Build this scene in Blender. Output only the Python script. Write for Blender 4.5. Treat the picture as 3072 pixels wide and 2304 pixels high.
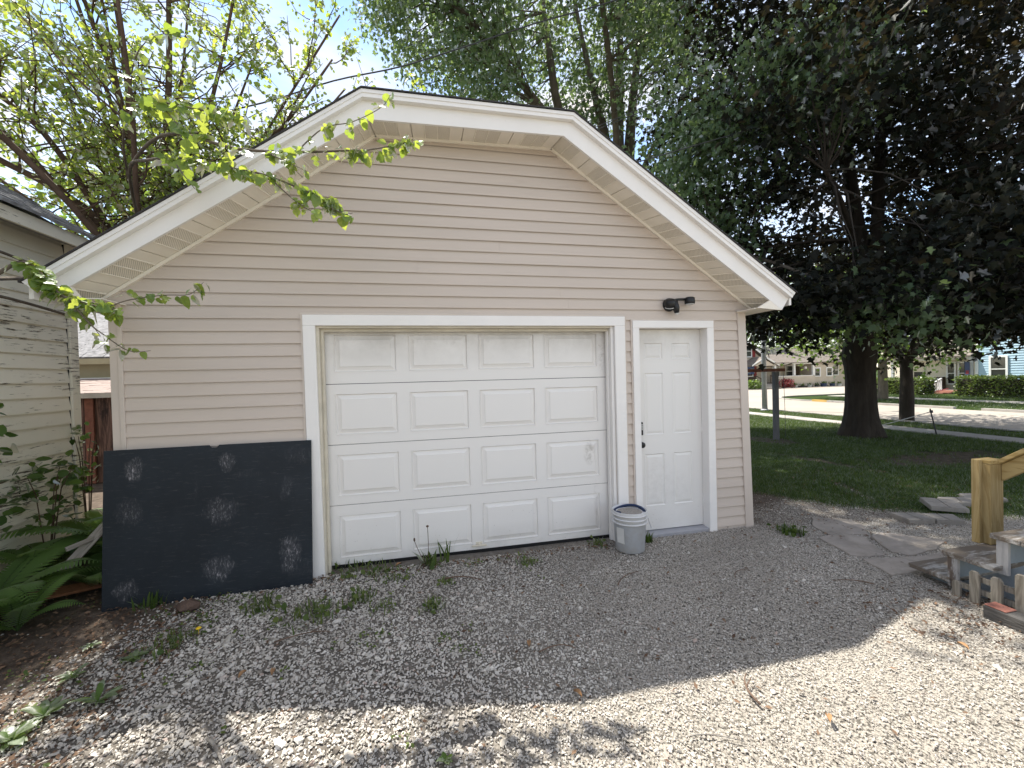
import bpy, bmesh, math, random
import numpy as np
from mathutils import Vector, Matrix, Euler, Quaternion, noise

for o in list(bpy.data.objects):
    bpy.data.objects.remove(o)
SC = bpy.context.scene
COL = SC.collection
R = math.radians

# ------------------------------------------------------------------ camera
cam_d = bpy.data.cameras.new('camera')
cam = bpy.data.objects.new('camera', cam_d)
COL.objects.link(cam)
cam_d.sensor_fit = 'HORIZONTAL'
cam_d.sensor_width = 36.0
cam_d.lens = 14.566
cam_d.clip_start = 0.05
cam_d.clip_end = 2000
cam.matrix_world = Matrix((
    (0.97712733, 0.02864929, -0.21071639, 0.0),
    (-0.2110579, 0.00943615, -0.97742801, -3.74),
    (-0.02601427, 0.99954499, 0.01526698, 1.62),
    (0, 0, 0, 1)))
SC.camera = cam

# ------------------------------------------------------------------ sky and sun
SUN_TO = Vector((-0.2556, 0.3395, 0.9052)).normalized()      # towards the sun: behind the garage, left
elev = math.asin(SUN_TO.z)
azim = math.atan2(SUN_TO.x, SUN_TO.y)                          # from +Y, clockwise
world = bpy.data.worlds.new('World')
SC.world = world
world.use_nodes = True
wn, wl = world.node_tree.nodes, world.node_tree.links
wn.clear()
w_out = wn.new('ShaderNodeOutputWorld')
w_bg = wn.new('ShaderNodeBackground')
w_bg.inputs['Strength'].default_value = 0.15
sky = wn.new('ShaderNodeTexSky')
sky.sky_type = 'NISHITA'
sky.sun_disc = False
sky.sun_elevation = elev
sky.sun_rotation = azim
sky.air_density = 1.0
sky.dust_density = 0.0
sky.ozone_density = 1.0
CLOUD = (0.35, 1.7, 0.1)
tc = wn.new('ShaderNodeTexCoord')
mp = wn.new('ShaderNodeMapping')
mp.inputs['Scale'].default_value = (1.0, 1.0, 2.2)
mp.inputs['Location'].default_value = CLOUD
nz = wn.new('ShaderNodeTexNoise')
nz.inputs['Scale'].default_value = 2.3
nz.inputs['Detail'].default_value = 7
nz.inputs['Roughness'].default_value = 0.55
nz.inputs['Distortion'].default_value = 0.4
cr = wn.new('ShaderNodeValToRGB')
cr.color_ramp.elements[0].position = 0.34
cr.color_ramp.elements[1].position = 0.62
mixc = wn.new('ShaderNodeMix')
mixc.data_type = 'RGBA'
mixc.inputs['B'].default_value = (3.35, 3.15, 2.95, 1)              # thin white cloud
wl.new(tc.outputs['Generated'], mp.inputs['Vector'])
wl.new(mp.outputs[0], nz.inputs['Vector'])
wl.new(nz.outputs['Fac'], cr.inputs['Fac'])
wl.new(cr.outputs['Color'], mixc.inputs['Factor'])
wl.new(sky.outputs[0], mixc.inputs['A'])
wl.new(mixc.outputs['Result'], w_bg.inputs['Color'])
wl.new(w_bg.outputs[0], w_out.inputs['Surface'])

sun_d = bpy.data.lights.new('sun', 'SUN')
sun_d.energy = 4.0
sun_d.angle = R(0.55)
sun_d.color = (1.0, 0.955, 0.87)
sun = bpy.data.objects.new('sun', sun_d)
COL.objects.link(sun)
sun.rotation_euler = SUN_TO.to_track_quat('Z', 'Y').to_euler()
sun.location = (-8, 10, 30)

SC.render.engine = 'CYCLES'
SC.cycles.use_denoising = True
try:
    SC.cycles.denoiser = 'OPENIMAGEDENOISE'
    SC.cycles.denoising_input_passes = 'RGB_ALBEDO_NORMAL'
except Exception:
    pass
SC.cycles.max_bounces = 7
SC.cycles.diffuse_bounces = 4
SC.cycles.transmission_bounces = 5
SC.cycles.transparent_max_bounces = 6
SC.view_settings.view_transform = 'Standard'
SC.view_settings.look = 'None'
SC.view_settings.gamma = 1.0
SC.view_settings.use_curve_mapping = False
SC.view_settings.exposure = 1.30

# ------------------------------------------------------------------ materials
MATS = {}

def _new(name):
    m = bpy.data.materials.new(name)
    m.use_nodes = True
    n = m.node_tree.nodes
    b = n.get('Principled BSDF')
    return m, n, m.node_tree.links, b


def node(n, t, **kw):
    x = n.new(t)
    for k, v in kw.items():
        if k.startswith('in_'):
            x.inputs[k[3:].replace('_', ' ')].default_value = v
        else:
            setattr(x, k, v)
    return x


def ramp(n, stops):
    r = n.new('ShaderNodeValToRGB')
    e = r.color_ramp.elements
    while len(e) < len(stops):
        e.new(0.5)
    for i, (p, c) in enumerate(stops):
        e[i].position = p
        e[i].color = (c[0], c[1], c[2], 1) if len(c) == 3 else c
    return r


def simple(name, c, rough=0.6, var=0.12, scale=3.0, bump=0.0, bscale=60.0, spec=0.4, stretch=(1, 1, 1), metal=0.0, dirt=None):
    """colour with low frequency variation, optional fine bump and dirt blotches"""
    m, n, l, b = _new(name)
    b.inputs['Roughness'].default_value = rough
    b.inputs['Specular IOR Level'].default_value = spec
    b.inputs['Metallic'].default_value = metal
    t = n.new('ShaderNodeTexCoord')
    mpn = n.new('ShaderNodeMapping')
    mpn.inputs['Scale'].default_value = stretch
    l.new(t.outputs['Object'], mpn.inputs['Vector'])
    a = node(n, 'ShaderNodeTexNoise', in_Scale=scale, in_Detail=6.0, in_Roughness=0.6)
    l.new(mpn.outputs[0], a.inputs['Vector'])
    lo = [max(0, x * (1 - var)) for x in c]
    hi = [min(1, x * (1 + var)) for x in c]
    r = ramp(n, [(0.3, lo), (0.7, hi)])
    l.new(a.outputs['Fac'], r.inputs['Fac'])
    out = r.outputs['Color']
    if dirt:
        dc, ds, lo_, hi_ = dirt
        a2 = node(n, 'ShaderNodeTexNoise', in_Scale=ds, in_Detail=8.0, in_Roughness=0.7)
        l.new(mpn.outputs[0], a2.inputs['Vector'])
        r2 = ramp(n, [(lo_, (0, 0, 0)), (hi_, (1, 1, 1))])
        l.new(a2.outputs['Fac'], r2.inputs['Fac'])
        mx = n.new('ShaderNodeMix')
        mx.data_type = 'RGBA'
        mx.inputs['B'].default_value = (*dc, 1)
        l.new(r2.outputs['Color'], mx.inputs['Factor'])
        l.new(out, mx.inputs['A'])
        out = mx.outputs['Result']
    l.new(out, b.inputs['Base Color'])
    if bump:
        bn = node(n, 'ShaderNodeTexNoise', in_Scale=bscale, in_Detail=4.0)
        l.new(mpn.outputs[0], bn.inputs['Vector'])
        bp = node(n, 'ShaderNodeBump', in_Strength=bump, in_Distance=0.02)
        l.new(bn.outputs['Fac'], bp.inputs['Height'])
        l.new(bp.outputs[0], b.inputs['Normal'])
    MATS[name] = m
    return m


def leaf_mat(name, c1, c2, t1, t2, gloss=0.10, rough=0.45):
    """thin leaf: diffuse + light passing through + a little sheen; colour varies leaf by leaf"""
    m, n, l, b = _new(name)
    n.remove(b)
    out = n.get('Material Output')
    at = node(n, 'ShaderNodeAttribute', attribute_name='rnd')
    rc = ramp(n, [(0.0, c1), (1.0, c2)])
    rt = ramp(n, [(0.0, t1), (1.0, t2)])
    l.new(at.outputs['Fac'], rc.inputs['Fac'])
    l.new(at.outputs['Fac'], rt.inputs['Fac'])
    d = n.new('ShaderNodeBsdfDiffuse')
    tr = n.new('ShaderNodeBsdfTranslucent')
    g = node(n, 'ShaderNodeBsdfGlossy', in_Roughness=rough)
    l.new(rc.outputs['Color'], d.inputs['Color'])
    l.new(rt.outputs['Color'], tr.inputs['Color'])
    ad = n.new('ShaderNodeAddShader')
    l.new(d.outputs[0], ad.inputs[0])
    l.new(tr.outputs[0], ad.inputs[1])
    mx = n.new('ShaderNodeMixShader')
    fr = node(n, 'ShaderNodeFresnel', in_IOR=1.4)
    ml = node(n, 'ShaderNodeMath', operation='MULTIPLY')
    ml.inputs[1].default_value = gloss * 8
    l.new(fr.outputs[0], ml.inputs[0])
    ml.use_clamp = True
    l.new(ml.outputs[0], mx.inputs['Fac'])
    l.new(ad.outputs[0], mx.inputs[1])
    l.new(g.outputs[0], mx.inputs[2])
    l.new(mx.outputs[0], out.inputs['Surface'])
    MATS[name] = m
    return m


simple('vinyl', (0.575, 0.497, 0.43), 0.55, 0.05, 1.3, 0.08, 9, 0.35, (0.4, 1, 3), dirt=((0.36, 0.29, 0.22), 2.2, 0.62, 0.9))
simple('vinyl_trim', (0.60, 0.525, 0.46), 0.5, 0.05, 2.0, 0, spec=0.35)
simple('white_metal', (0.78, 0.78, 0.77), 0.42, 0.03, 1.5, 0.05, 5, 0.4, dirt=((0.60, 0.57, 0.50), 5, 0.62, 0.95))
simple('white_trim', (0.84, 0.815, 0.785), 0.5, 0.03, 2.0, 0.04, 8, 0.4, dirt=((0.55, 0.53, 0.46), 9, 0.66, 0.95))
simple('soffit', (0.84, 0.785, 0.69), 0.6, 0.04, 3, spec=0.3)
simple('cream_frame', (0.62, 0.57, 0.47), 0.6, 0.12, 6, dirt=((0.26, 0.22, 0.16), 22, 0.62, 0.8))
simple('dark_gap', (0.02, 0.02, 0.02), 0.9, 0.1)
simple('shingle_dark', (0.045, 0.042, 0.042), 0.9, 0.3, 20, 0.4, 150)
simple('shingle_grey', (0.24, 0.235, 0.24), 0.9, 0.45, 14, 0.4, 150)
simple('shingle_pink', (0.30, 0.235, 0.21), 0.9, 0.15, 12, 0.3, 120)
simple('shed_beige', (0.32, 0.29, 0.19), 0.8, 0.12, 2)
simple('black_plastic', (0.012, 0.012, 0.013), 0.4, 0.1, 5)
simple('lens_white', (0.6, 0.6, 0.58), 0.3, 0.02)
simple('concrete', (0.37, 0.345, 0.315), 0.9, 0.14, 3, 0.25, 120, 0.2, dirt=((0.22, 0.2, 0.17), 1.3, 0.5, 0.85))
simple('paver', (0.25, 0.23, 0.205), 0.9, 0.18, 6, 0.35, 140, 0.2, dirt=((0.14, 0.12, 0.09), 7, 0.55, 0.85))
simple('flagstone', (0.31, 0.275, 0.24), 0.85, 0.22, 4, 0.35, 40, 0.2, dirt=((0.17, 0.15, 0.12), 5, 0.5, 0.85))
simple('road', (0.33, 0.295, 0.255), 0.9, 0.08, 0.6, 0.2, 120, 0.2, dirt=((0.42, 0.37, 0.31), 0.4, 0.5, 0.8))
simple('bark_dark', (0.045, 0.038, 0.032), 0.95, 0.35, 7, 1.0, 22, 0.1, (1, 1, 0.22))
simple('bark_grey', (0.15, 0.125, 0.10), 0.95, 0.3, 8, 0.9, 26, 0.15, (1, 1, 0.25))
simple('bark_twig', (0.10, 0.065, 0.045), 0.85, 0.3, 9, 0.4, 60, 0.2)
simple('bucket_grey', (0.36, 0.37, 0.385), 0.4, 0.06, 4, dirt=((0.30, 0.28, 0.24), 5, 0.5, 0.8))
simple('bucket_white', (0.66, 0.66, 0.66), 0.45, 0.05, 6, dirt=((0.38, 0.36, 0.32), 8, 0.55, 0.85))
simple('bucket_sand', (0.36, 0.33, 0.29), 0.95, 0.3, 60, 0.6, 200)
simple('blue_cloth', (0.012, 0.03, 0.09), 0.6, 0.2)
simple('wire', (0.055, 0.055, 0.06), 0.6, 0.2)
simple('post_grey', (0.12, 0.12, 0.125), 0.85, 0.25, 6, 0.3, 30, stretch=(2, 2, .4))
simple('galvanised', (0.34, 0.34, 0.36), 0.5, 0.12, 6, spec=0.5)
simple('timber_dark', (0.085, 0.08, 0.075), 0.9, 0.3, 6, 0.4, 30, stretch=(3, .4, 3))
simple('steel_dark', (0.045, 0.045, 0.055), 0.6, 0.2, 8)
simple('rust', (0.15, 0.06, 0.04), 0.9, 0.3, 12)
simple('brick_red', (0.36, 0.15, 0.11), 0.9, 0.2, 25, 0.3, 90, dirt=((0.20, 0.17, 0.15), 8, 0.5, 0.75))
simple('stone_brown', (0.10, 0.065, 0.05), 0.9, 0.3, 10, 0.6, 40)
simple('orange_wood', (0.20, 0.085, 0.04), 0.8, 0.25, 6, 0.2, 40, stretch=(1, 1, 4))
simple('twig', (0.13, 0.085, 0.06), 0.9, 0.3, 20)
simple('deadleaf', (0.30, 0.17, 0.08), 0.8, 0.3, 20)
simple('glass_dark', (0.02, 0.023, 0.026), 0.08, 0.1, spec=0.6)
simple('house_tan', (0.56, 0.49, 0.40), 0.7, 0.05)
simple('house_cream', (0.66, 0.61, 0.50), 0.7, 0.05)
simple('house_blue', (0.40, 0.55, 0.66), 0.7, 0.05)
simple('house_grey', (0.30, 0.29, 0.28), 0.7, 0.08)
simple('house_white', (0.78, 0.78, 0.76), 0.6, 0.03)
simple('roof_brown', (0.17, 0.145, 0.125), 0.9, 0.25, 6, 0.4, 60)
simple('shutter_red', (0.26, 0.035, 0.04), 0.6, 0.1)
simple('porch_dark', (0.10, 0.075, 0.055), 0.9, 0.2)
simple('banner_blue', (0.06, 0.11, 0.28), 0.7, 0.2, 6, dirt=((0.75, 0.75, 0.6), 5, 0.55, 0.6))
simple('pot_white', (0.6, 0.6, 0.58), 0.6, 0.1)
simple('pot_blue', (0.05, 0.07, 0.14), 0.6, 0.1)
simple('flower_pink', (0.55, 0.14, 0.16), 0.7, 0.4, 8)
simple('slide_pink', (0.62, 0.12, 0.16), 0.6, 0.1)
simple('kerb_yellow', (0.50, 0.32, 0.09), 0.8, 0.15)
simple('flower_yellow', (0.75, 0.5, 0.02), 0.6, 0.1)
simple('skirt_blue', (0.26, 0.30, 0.33), 0.75, 0.1, 4, 0.15, 30, dirt=((0.16, 0.17, 0.17), 4, 0.55, 0.85))
simple('red_step', (0.32, 0.15, 0.11), 0.8, 0.15)

leaf_mat('leaf_mulberry', (0.055, 0.095, 0.025), (0.10, 0.155, 0.04), (0.17, 0.23, 0.025), (0.36, 0.39, 0.055), 0.10, 0.4)
leaf_mat('leaf_silver', (0.042, 0.073, 0.038), (0.095, 0.132, 0.078), (0.06, 0.10, 0.03), (0.17, 0.22, 0.065), 0.05, 0.45)
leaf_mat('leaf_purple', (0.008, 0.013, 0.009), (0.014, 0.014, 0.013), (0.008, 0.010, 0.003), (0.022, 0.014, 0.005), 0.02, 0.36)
leaf_mat('leaf_green', (0.045, 0.08, 0.02), (0.085, 0.13, 0.03), (0.07, 0.12, 0.015), (0.15, 0.20, 0.03), 0.03, 0.5)
leaf_mat('leaf_hedge', (0.035, 0.06, 0.013), (0.11, 0.15, 0.03), (0.03, 0.05, 0.008), (0.12, 0.15, 0.02), 0.05, 0.5)
leaf_mat('leaf_fern', (0.038, 0.072, 0.02), (0.075, 0.125, 0.036), (0.07, 0.13, 0.016), (0.16, 0.25, 0.035), 0.04, 0.5)
leaf_mat('leaf_creeper', (0.025, 0.05, 0.015), (0.05, 0.085, 0.025), (0.05, 0.09, 0.015), (0.10, 0.15, 0.02), 0.06, 0.4)
leaf_mat('leaf_grass', (0.020, 0.040, 0.010), (0.052, 0.078, 0.020), (0.025, 0.045, 0.006), (0.075, 0.10, 0.016), 0.02, 0.6)
leaf_mat('leaf_weed', (0.035, 0.06, 0.018), (0.09, 0.11, 0.035), (0.05, 0.08, 0.014), (0.12, 0.15, 0.03), 0.04, 0.5)
leaf_mat('leaf_red', (0.16, 0.03, 0.03), (0.26, 0.06, 0.06), (0.08, 0.01, 0.01), (0.15, 0.03, 0.03), 0.04, 0.5)


def wood(name, c1, c2, axis, scale=9.0, knots=True, dirt=None):
    """long grain along one axis with knots"""
    m, n, l, b = _new(name)
    b.inputs['Roughness'].default_value = 0.7
    b.inputs['Specular IOR Level'].default_value = 0.25
    t = n.new('ShaderNodeTexCoord')
    mpn = n.new('ShaderNodeMapping')
    s = [scale, scale, scale]
    s[axis] = scale * 0.09
    mpn.inputs['Scale'].default_value = s
    l.new(t.outputs['Object'], mpn.inputs['Vector'])
    a = node(n, 'ShaderNodeTexNoise', in_Scale=1.7, in_Detail=5.0, in_Roughness=0.55, in_Distortion=1.4)
    l.new(mpn.outputs[0], a.inputs['Vector'])
    wv = node(n, 'ShaderNodeMath', operation='MULTIPLY')
    wv.inputs[1].default_value = 26
    l.new(a.outputs['Fac'], wv.inputs[0])
    sn = node(n, 'ShaderNodeMath', operation='SINE')
    l.new(wv.outputs[0], sn.inputs[0])
    r = ramp(n, [(0.0, c1), (0.9, c2)])
    mr = node(n, 'ShaderNodeMapRange')
    mr.inputs['From Min'].default_value = -1
    l.new(sn.outputs[0], mr.inputs['Value'])
    l.new(mr.outputs[0], r.inputs['Fac'])
    out = r.outputs['Color']
    if dirt:
        a2 = node(n, 'ShaderNodeTexNoise', in_Scale=dirt[1], in_Detail=9.0, in_Roughness=0.7)
        mp2 = n.new('ShaderNodeMapping')
        s2 = [1.0, 1.0, 1.0]
        s2[axis] = 0.25
        mp2.inputs['Scale'].default_value = s2
        l.new(t.outputs['Object'], mp2.inputs['Vector'])
        l.new(mp2.outputs[0], a2.inputs['Vector'])
        r2 = ramp(n, [(dirt[2], (0, 0, 0)), (dirt[3], (1, 1, 1))])
        l.new(a2.outputs['Fac'], r2.inputs['Fac'])
        mx = n.new('ShaderNodeMix')
        mx.data_type = 'RGBA'
        mx.inputs['B'].default_value = (*dirt[0], 1)
        l.new(r2.outputs['Color'], mx.inputs['Factor'])
        l.new(out, mx.inputs['A'])
        out = mx.outputs['Result']
        bp = node(n, 'ShaderNodeBump', in_Strength=0.5, in_Distance=0.004)
        l.new(r2.outputs['Color'], bp.inputs['Height'])
        l.new(bp.outputs[0], b.inputs['Normal'])
    l.new(out, b.inputs['Base Color'])
    MATS[name] = m
    return m


wood('lumber_z', (0.33, 0.235, 0.10), (0.42, 0.315, 0.15), 2)
wood('lumber_y', (0.36, 0.25, 0.095), (0.49, 0.365, 0.165), 1)
wood('picket', (0.17, 0.15, 0.12), (0.28, 0.255, 0.215), 2)
wood('plank_grey', (0.17, 0.15, 0.13), (0.28, 0.26, 0.23), 2)
wood('peeling_white_x', (0.36, 0.345, 0.325), (0.44, 0.43, 0.41), 0, dirt=((0.15, 0.125, 0.10), 9, 0.40, 0.50))
wood('peeling_white_z', (0.36, 0.355, 0.35), (0.46, 0.45, 0.44), 2, dirt=((0.14, 0.11, 0.09), 8, 0.50, 0.56))
wood('red_brown_door', (0.055, 0.03, 0.024), (0.13, 0.075, 0.06), 2, 5, dirt=((0.018, 0.010, 0.009), 6, 0.5, 0.6))


def shed_paint():
    m, n, l, b = _new('shed_paint')
    b.inputs['Roughness'].default_value = 0.8
    b.inputs['Specular IOR Level'].default_value = 0.2
    t = n.new('ShaderNodeTexCoord')
    mpn = n.new('ShaderNodeMapping')
    mpn.inputs['Scale'].default_value = (3, 2.0, 24)
    l.new(t.outputs['Object'], mpn.inputs['Vector'])
    a = node(n, 'ShaderNodeTexNoise', in_Scale=2.6, in_Detail=10.0, in_Roughness=0.72)
    l.new(mpn.outputs[0], a.inputs['Vector'])
    big = node(n, 'ShaderNodeTexNoise', in_Scale=1.1, in_Detail=2.0)
    l.new(t.outputs['Object'], big.inputs['Vector'])
    add = node(n, 'ShaderNodeMath', operation='MULTIPLY_ADD')
    add.inputs[1].default_value = 0.38
    l.new(big.outputs['Fac'], add.inputs[0])
    l.new(a.outputs['Fac'], add.inputs[2])
    r = ramp(n, [(0.765, (0, 0, 0)), (0.80, (1, 1, 1))])
    sxz = n.new('ShaderNodeSeparateXYZ')
    l.new(t.outputs['Object'], sxz.inputs[0])
    zw = node(n, 'ShaderNodeMapRange')
    zw.inputs['From Min'].default_value = 1.7
    zw.inputs['From Max'].default_value = 2.6
    zw.inputs['To Max'].default_value = -0.07
    l.new(sxz.outputs['Z'], zw.inputs['Value'])
    ad2 = node(n, 'ShaderNodeMath', operation='ADD')
    l.new(add.outputs[0], ad2.inputs[0])
    l.new(zw.outputs[0], ad2.inputs[1])
    l.new(ad2.outputs[0], r.inputs['Fac'])
    v = node(n, 'ShaderNodeTexNoise', in_Scale=1.7, in_Detail=4.0)
    l.new(t.outputs['Object'], v.inputs['Vector'])
    rv = ramp(n, [(0.3, (0.70, 0.67, 0.56)), (0.7, (0.80, 0.745, 0.63))])
    l.new(v.outputs['Fac'], rv.inputs['Fac'])
    mx = n.new('ShaderNodeMix')
    mx.data_type = 'RGBA'
    mx.inputs['B'].default_value = (0.12, 0.095, 0.07, 1)
    l.new(r.outputs['Color'], mx.inputs['Factor'])
    l.new(rv.outputs['Color'], mx.inputs['A'])
    l.new(mx.outputs['Result'], b.inputs['Base Color'])
    bp = node(n, 'ShaderNodeBump', in_Strength=0.7, in_Distance=0.006)
    bp.invert = True
    l.new(r.outputs['Color'], bp.inputs['Height'])
    l.new(bp.outputs[0], b.inputs['Normal'])
    MATS['shed_paint'] = m


shed_paint()


def vented():
    """perforated soffit: small dark holes in staggered rows (fine relief)"""
    m, n, l, b = _new('soffit_vented')
    b.inputs['Roughness'].default_value = 0.6
    t = n.new('ShaderNodeTexCoord')
    vo = node(n, 'ShaderNodeTexVoronoi', in_Scale=78.0, in_Randomness=0.0)
    mpn = n.new('ShaderNodeMapping')
    mpn.inputs['Rotation'].default_value = (0, 0, R(45))
    mpn.inputs['Scale'].default_value = (1, 1, 0.001)
    l.new(t.outputs['Object'], mpn.inputs['Vector'])
    l.new(mpn.outputs[0], vo.inputs['Vector'])
    r = ramp(n, [(0.18, (0.22, 0.195, 0.16)), (0.30, (0.80, 0.745, 0.645))])
    l.new(vo.outputs['Distance'], r.inputs['Fac'])
    l.new(r.outputs['Color'], b.inputs['Base Color'])
    MATS['soffit_vented'] = m


vented()


def door_mat(name, base, grime):
    """painted steel door with grime: speckles near the bottom, soot near the top"""
    m, n, l, b = _new(name)
    b.inputs['Roughness'].default_value = 0.45
    t = n.new('ShaderNodeTexCoord')
    sx = n.new('ShaderNodeSeparateXYZ')
    geo = n.new('ShaderNodeNewGeometry')
    l.new(geo.outputs['Position'], sx.inputs[0])
    a = node(n, 'ShaderNodeTexNoise', in_Scale=2.5, in_Detail=8.0, in_Roughness=0.7)
    l.new(geo.outputs['Position'], a.inputs['Vector'])
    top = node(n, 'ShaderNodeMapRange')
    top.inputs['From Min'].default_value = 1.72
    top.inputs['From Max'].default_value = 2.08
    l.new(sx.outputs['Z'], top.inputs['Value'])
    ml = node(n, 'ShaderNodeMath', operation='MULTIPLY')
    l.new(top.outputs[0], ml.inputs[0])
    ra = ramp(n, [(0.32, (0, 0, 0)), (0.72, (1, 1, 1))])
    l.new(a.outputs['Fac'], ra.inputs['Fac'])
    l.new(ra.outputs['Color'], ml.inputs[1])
    # blotch of grime low on the door
    sp = node(n, 'ShaderNodeTexVoronoi', in_Scale=26.0)
    l.new(geo.outputs['Position'], sp.inputs['Vector'])
    rs = ramp(n, [(0.06, (1, 1, 1)), (0.13, (0, 0, 0))])
    l.new(sp.outputs['Distance'], rs.inputs['Fac'])
    nb = node(n, 'ShaderNodeTexNoise', in_Scale=4.0, in_Detail=3.0)
    l.new(geo.outputs['Position'], nb.inputs['Vector'])
    low = node(n, 'ShaderNodeMapRange')
    low.inputs['From Min'].default_value = 0.75
    low.inputs['From Max'].default_value = 0.0
    l.new(sx.outputs['Z'], low.inputs['Value'])
    m2 = node(n, 'ShaderNodeMath', operation='MULTIPLY')
    l.new(rs.outputs['Color'], m2.inputs[0])
    l.new(low.outputs[0], m2.inputs[1])
    m3 = node(n, 'ShaderNodeMath', operation='MULTIPLY')
    rn = ramp(n, [(0.45, (0, 0, 0)), (0.6, (1, 1, 1))])
    l.new(nb.outputs['Fac'], rn.inputs['Fac'])
    l.new(m2.outputs[0], m3.inputs[0])
    l.new(rn.outputs['Color'], m3.inputs[1])
    low2 = node(n, 'ShaderNodeMapRange')
    low2.inputs['From Min'].default_value = 0.25
    low2.inputs['From Max'].default_value = -0.02
    l.new(sx.outputs['Z'], low2.inputs['Value'])
    m4 = node(n, 'ShaderNodeMath', operation='MULTIPLY')
    l.new(low2.outputs[0], m4.inputs[0])
    l.new(ra.outputs['Color'], m4.inputs[1])
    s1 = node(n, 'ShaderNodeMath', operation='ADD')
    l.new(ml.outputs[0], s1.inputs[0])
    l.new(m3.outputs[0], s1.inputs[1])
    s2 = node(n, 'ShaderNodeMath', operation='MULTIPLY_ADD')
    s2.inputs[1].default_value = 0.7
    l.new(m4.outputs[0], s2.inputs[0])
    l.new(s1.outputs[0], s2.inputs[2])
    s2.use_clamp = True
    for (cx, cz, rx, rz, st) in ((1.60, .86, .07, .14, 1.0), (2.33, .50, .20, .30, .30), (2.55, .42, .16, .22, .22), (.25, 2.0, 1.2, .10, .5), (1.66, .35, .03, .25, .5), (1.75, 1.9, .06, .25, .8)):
        acc = None
        for ax, c_, r_ in (('X', cx, rx), ('Z', cz, rz)):
            d_ = node(n, 'ShaderNodeMath', operation='SUBTRACT')
            l.new(sx.outputs[ax], d_.inputs[0])
            d_.inputs[1].default_value = c_
            q_ = node(n, 'ShaderNodeMath', operation='DIVIDE')
            l.new(d_.outputs[0], q_.inputs[0])
            q_.inputs[1].default_value = r_
            p_ = node(n, 'ShaderNodeMath', operation='MULTIPLY')
            l.new(q_.outputs[0], p_.inputs[0])
            l.new(q_.outputs[0], p_.inputs[1])
            if acc is None:
                acc = p_
            else:
                a_ = node(n, 'ShaderNodeMath', operation='ADD')
                l.new(acc.outputs[0], a_.inputs[0])
                l.new(p_.outputs[0], a_.inputs[1])
                acc = a_
        mr_ = node(n, 'ShaderNodeMapRange')
        mr_.inputs['From Min'].default_value = 1.0
        mr_.inputs['From Max'].default_value = 0.2
        mr_.inputs['To Max'].default_value = st
        l.new(acc.outputs[0], mr_.inputs['Value'])
        fn = node(n, 'ShaderNodeTexNoise', in_Scale=16.0, in_Detail=8.0, in_Roughness=0.75)
        l.new(geo.outputs['Position'], fn.inputs['Vector'])
        rf_ = ramp(n, [(0.42, (0, 0, 0)), (0.66, (1, 1, 1))])
        l.new(fn.outputs['Fac'], rf_.inputs['Fac'])
        mm = node(n, 'ShaderNodeMath', operation='MULTIPLY')
        l.new(mr_.outputs[0], mm.inputs[0])
        l.new(rf_.outputs['Color'], mm.inputs[1])
        s3 = node(n, 'ShaderNodeMath', operation='MAXIMUM')
        l.new(s2.outputs[0], s3.inputs[0])
        l.new(mm.outputs[0], s3.inputs[1])
        s2 = s3
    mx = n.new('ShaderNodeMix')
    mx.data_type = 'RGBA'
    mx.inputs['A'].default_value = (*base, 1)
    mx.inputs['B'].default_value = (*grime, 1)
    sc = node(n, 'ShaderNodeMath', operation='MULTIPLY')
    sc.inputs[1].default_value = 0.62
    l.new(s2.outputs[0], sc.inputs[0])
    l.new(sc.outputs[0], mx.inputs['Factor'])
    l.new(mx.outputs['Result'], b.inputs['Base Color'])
    MATS[name] = m


door_mat('garage_door_paint', (0.80, 0.775, 0.745), (0.26, 0.23, 0.19))
door_mat('entry_door_paint', (0.78, 0.76, 0.73), (0.36, 0.33, 0.29))


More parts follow.
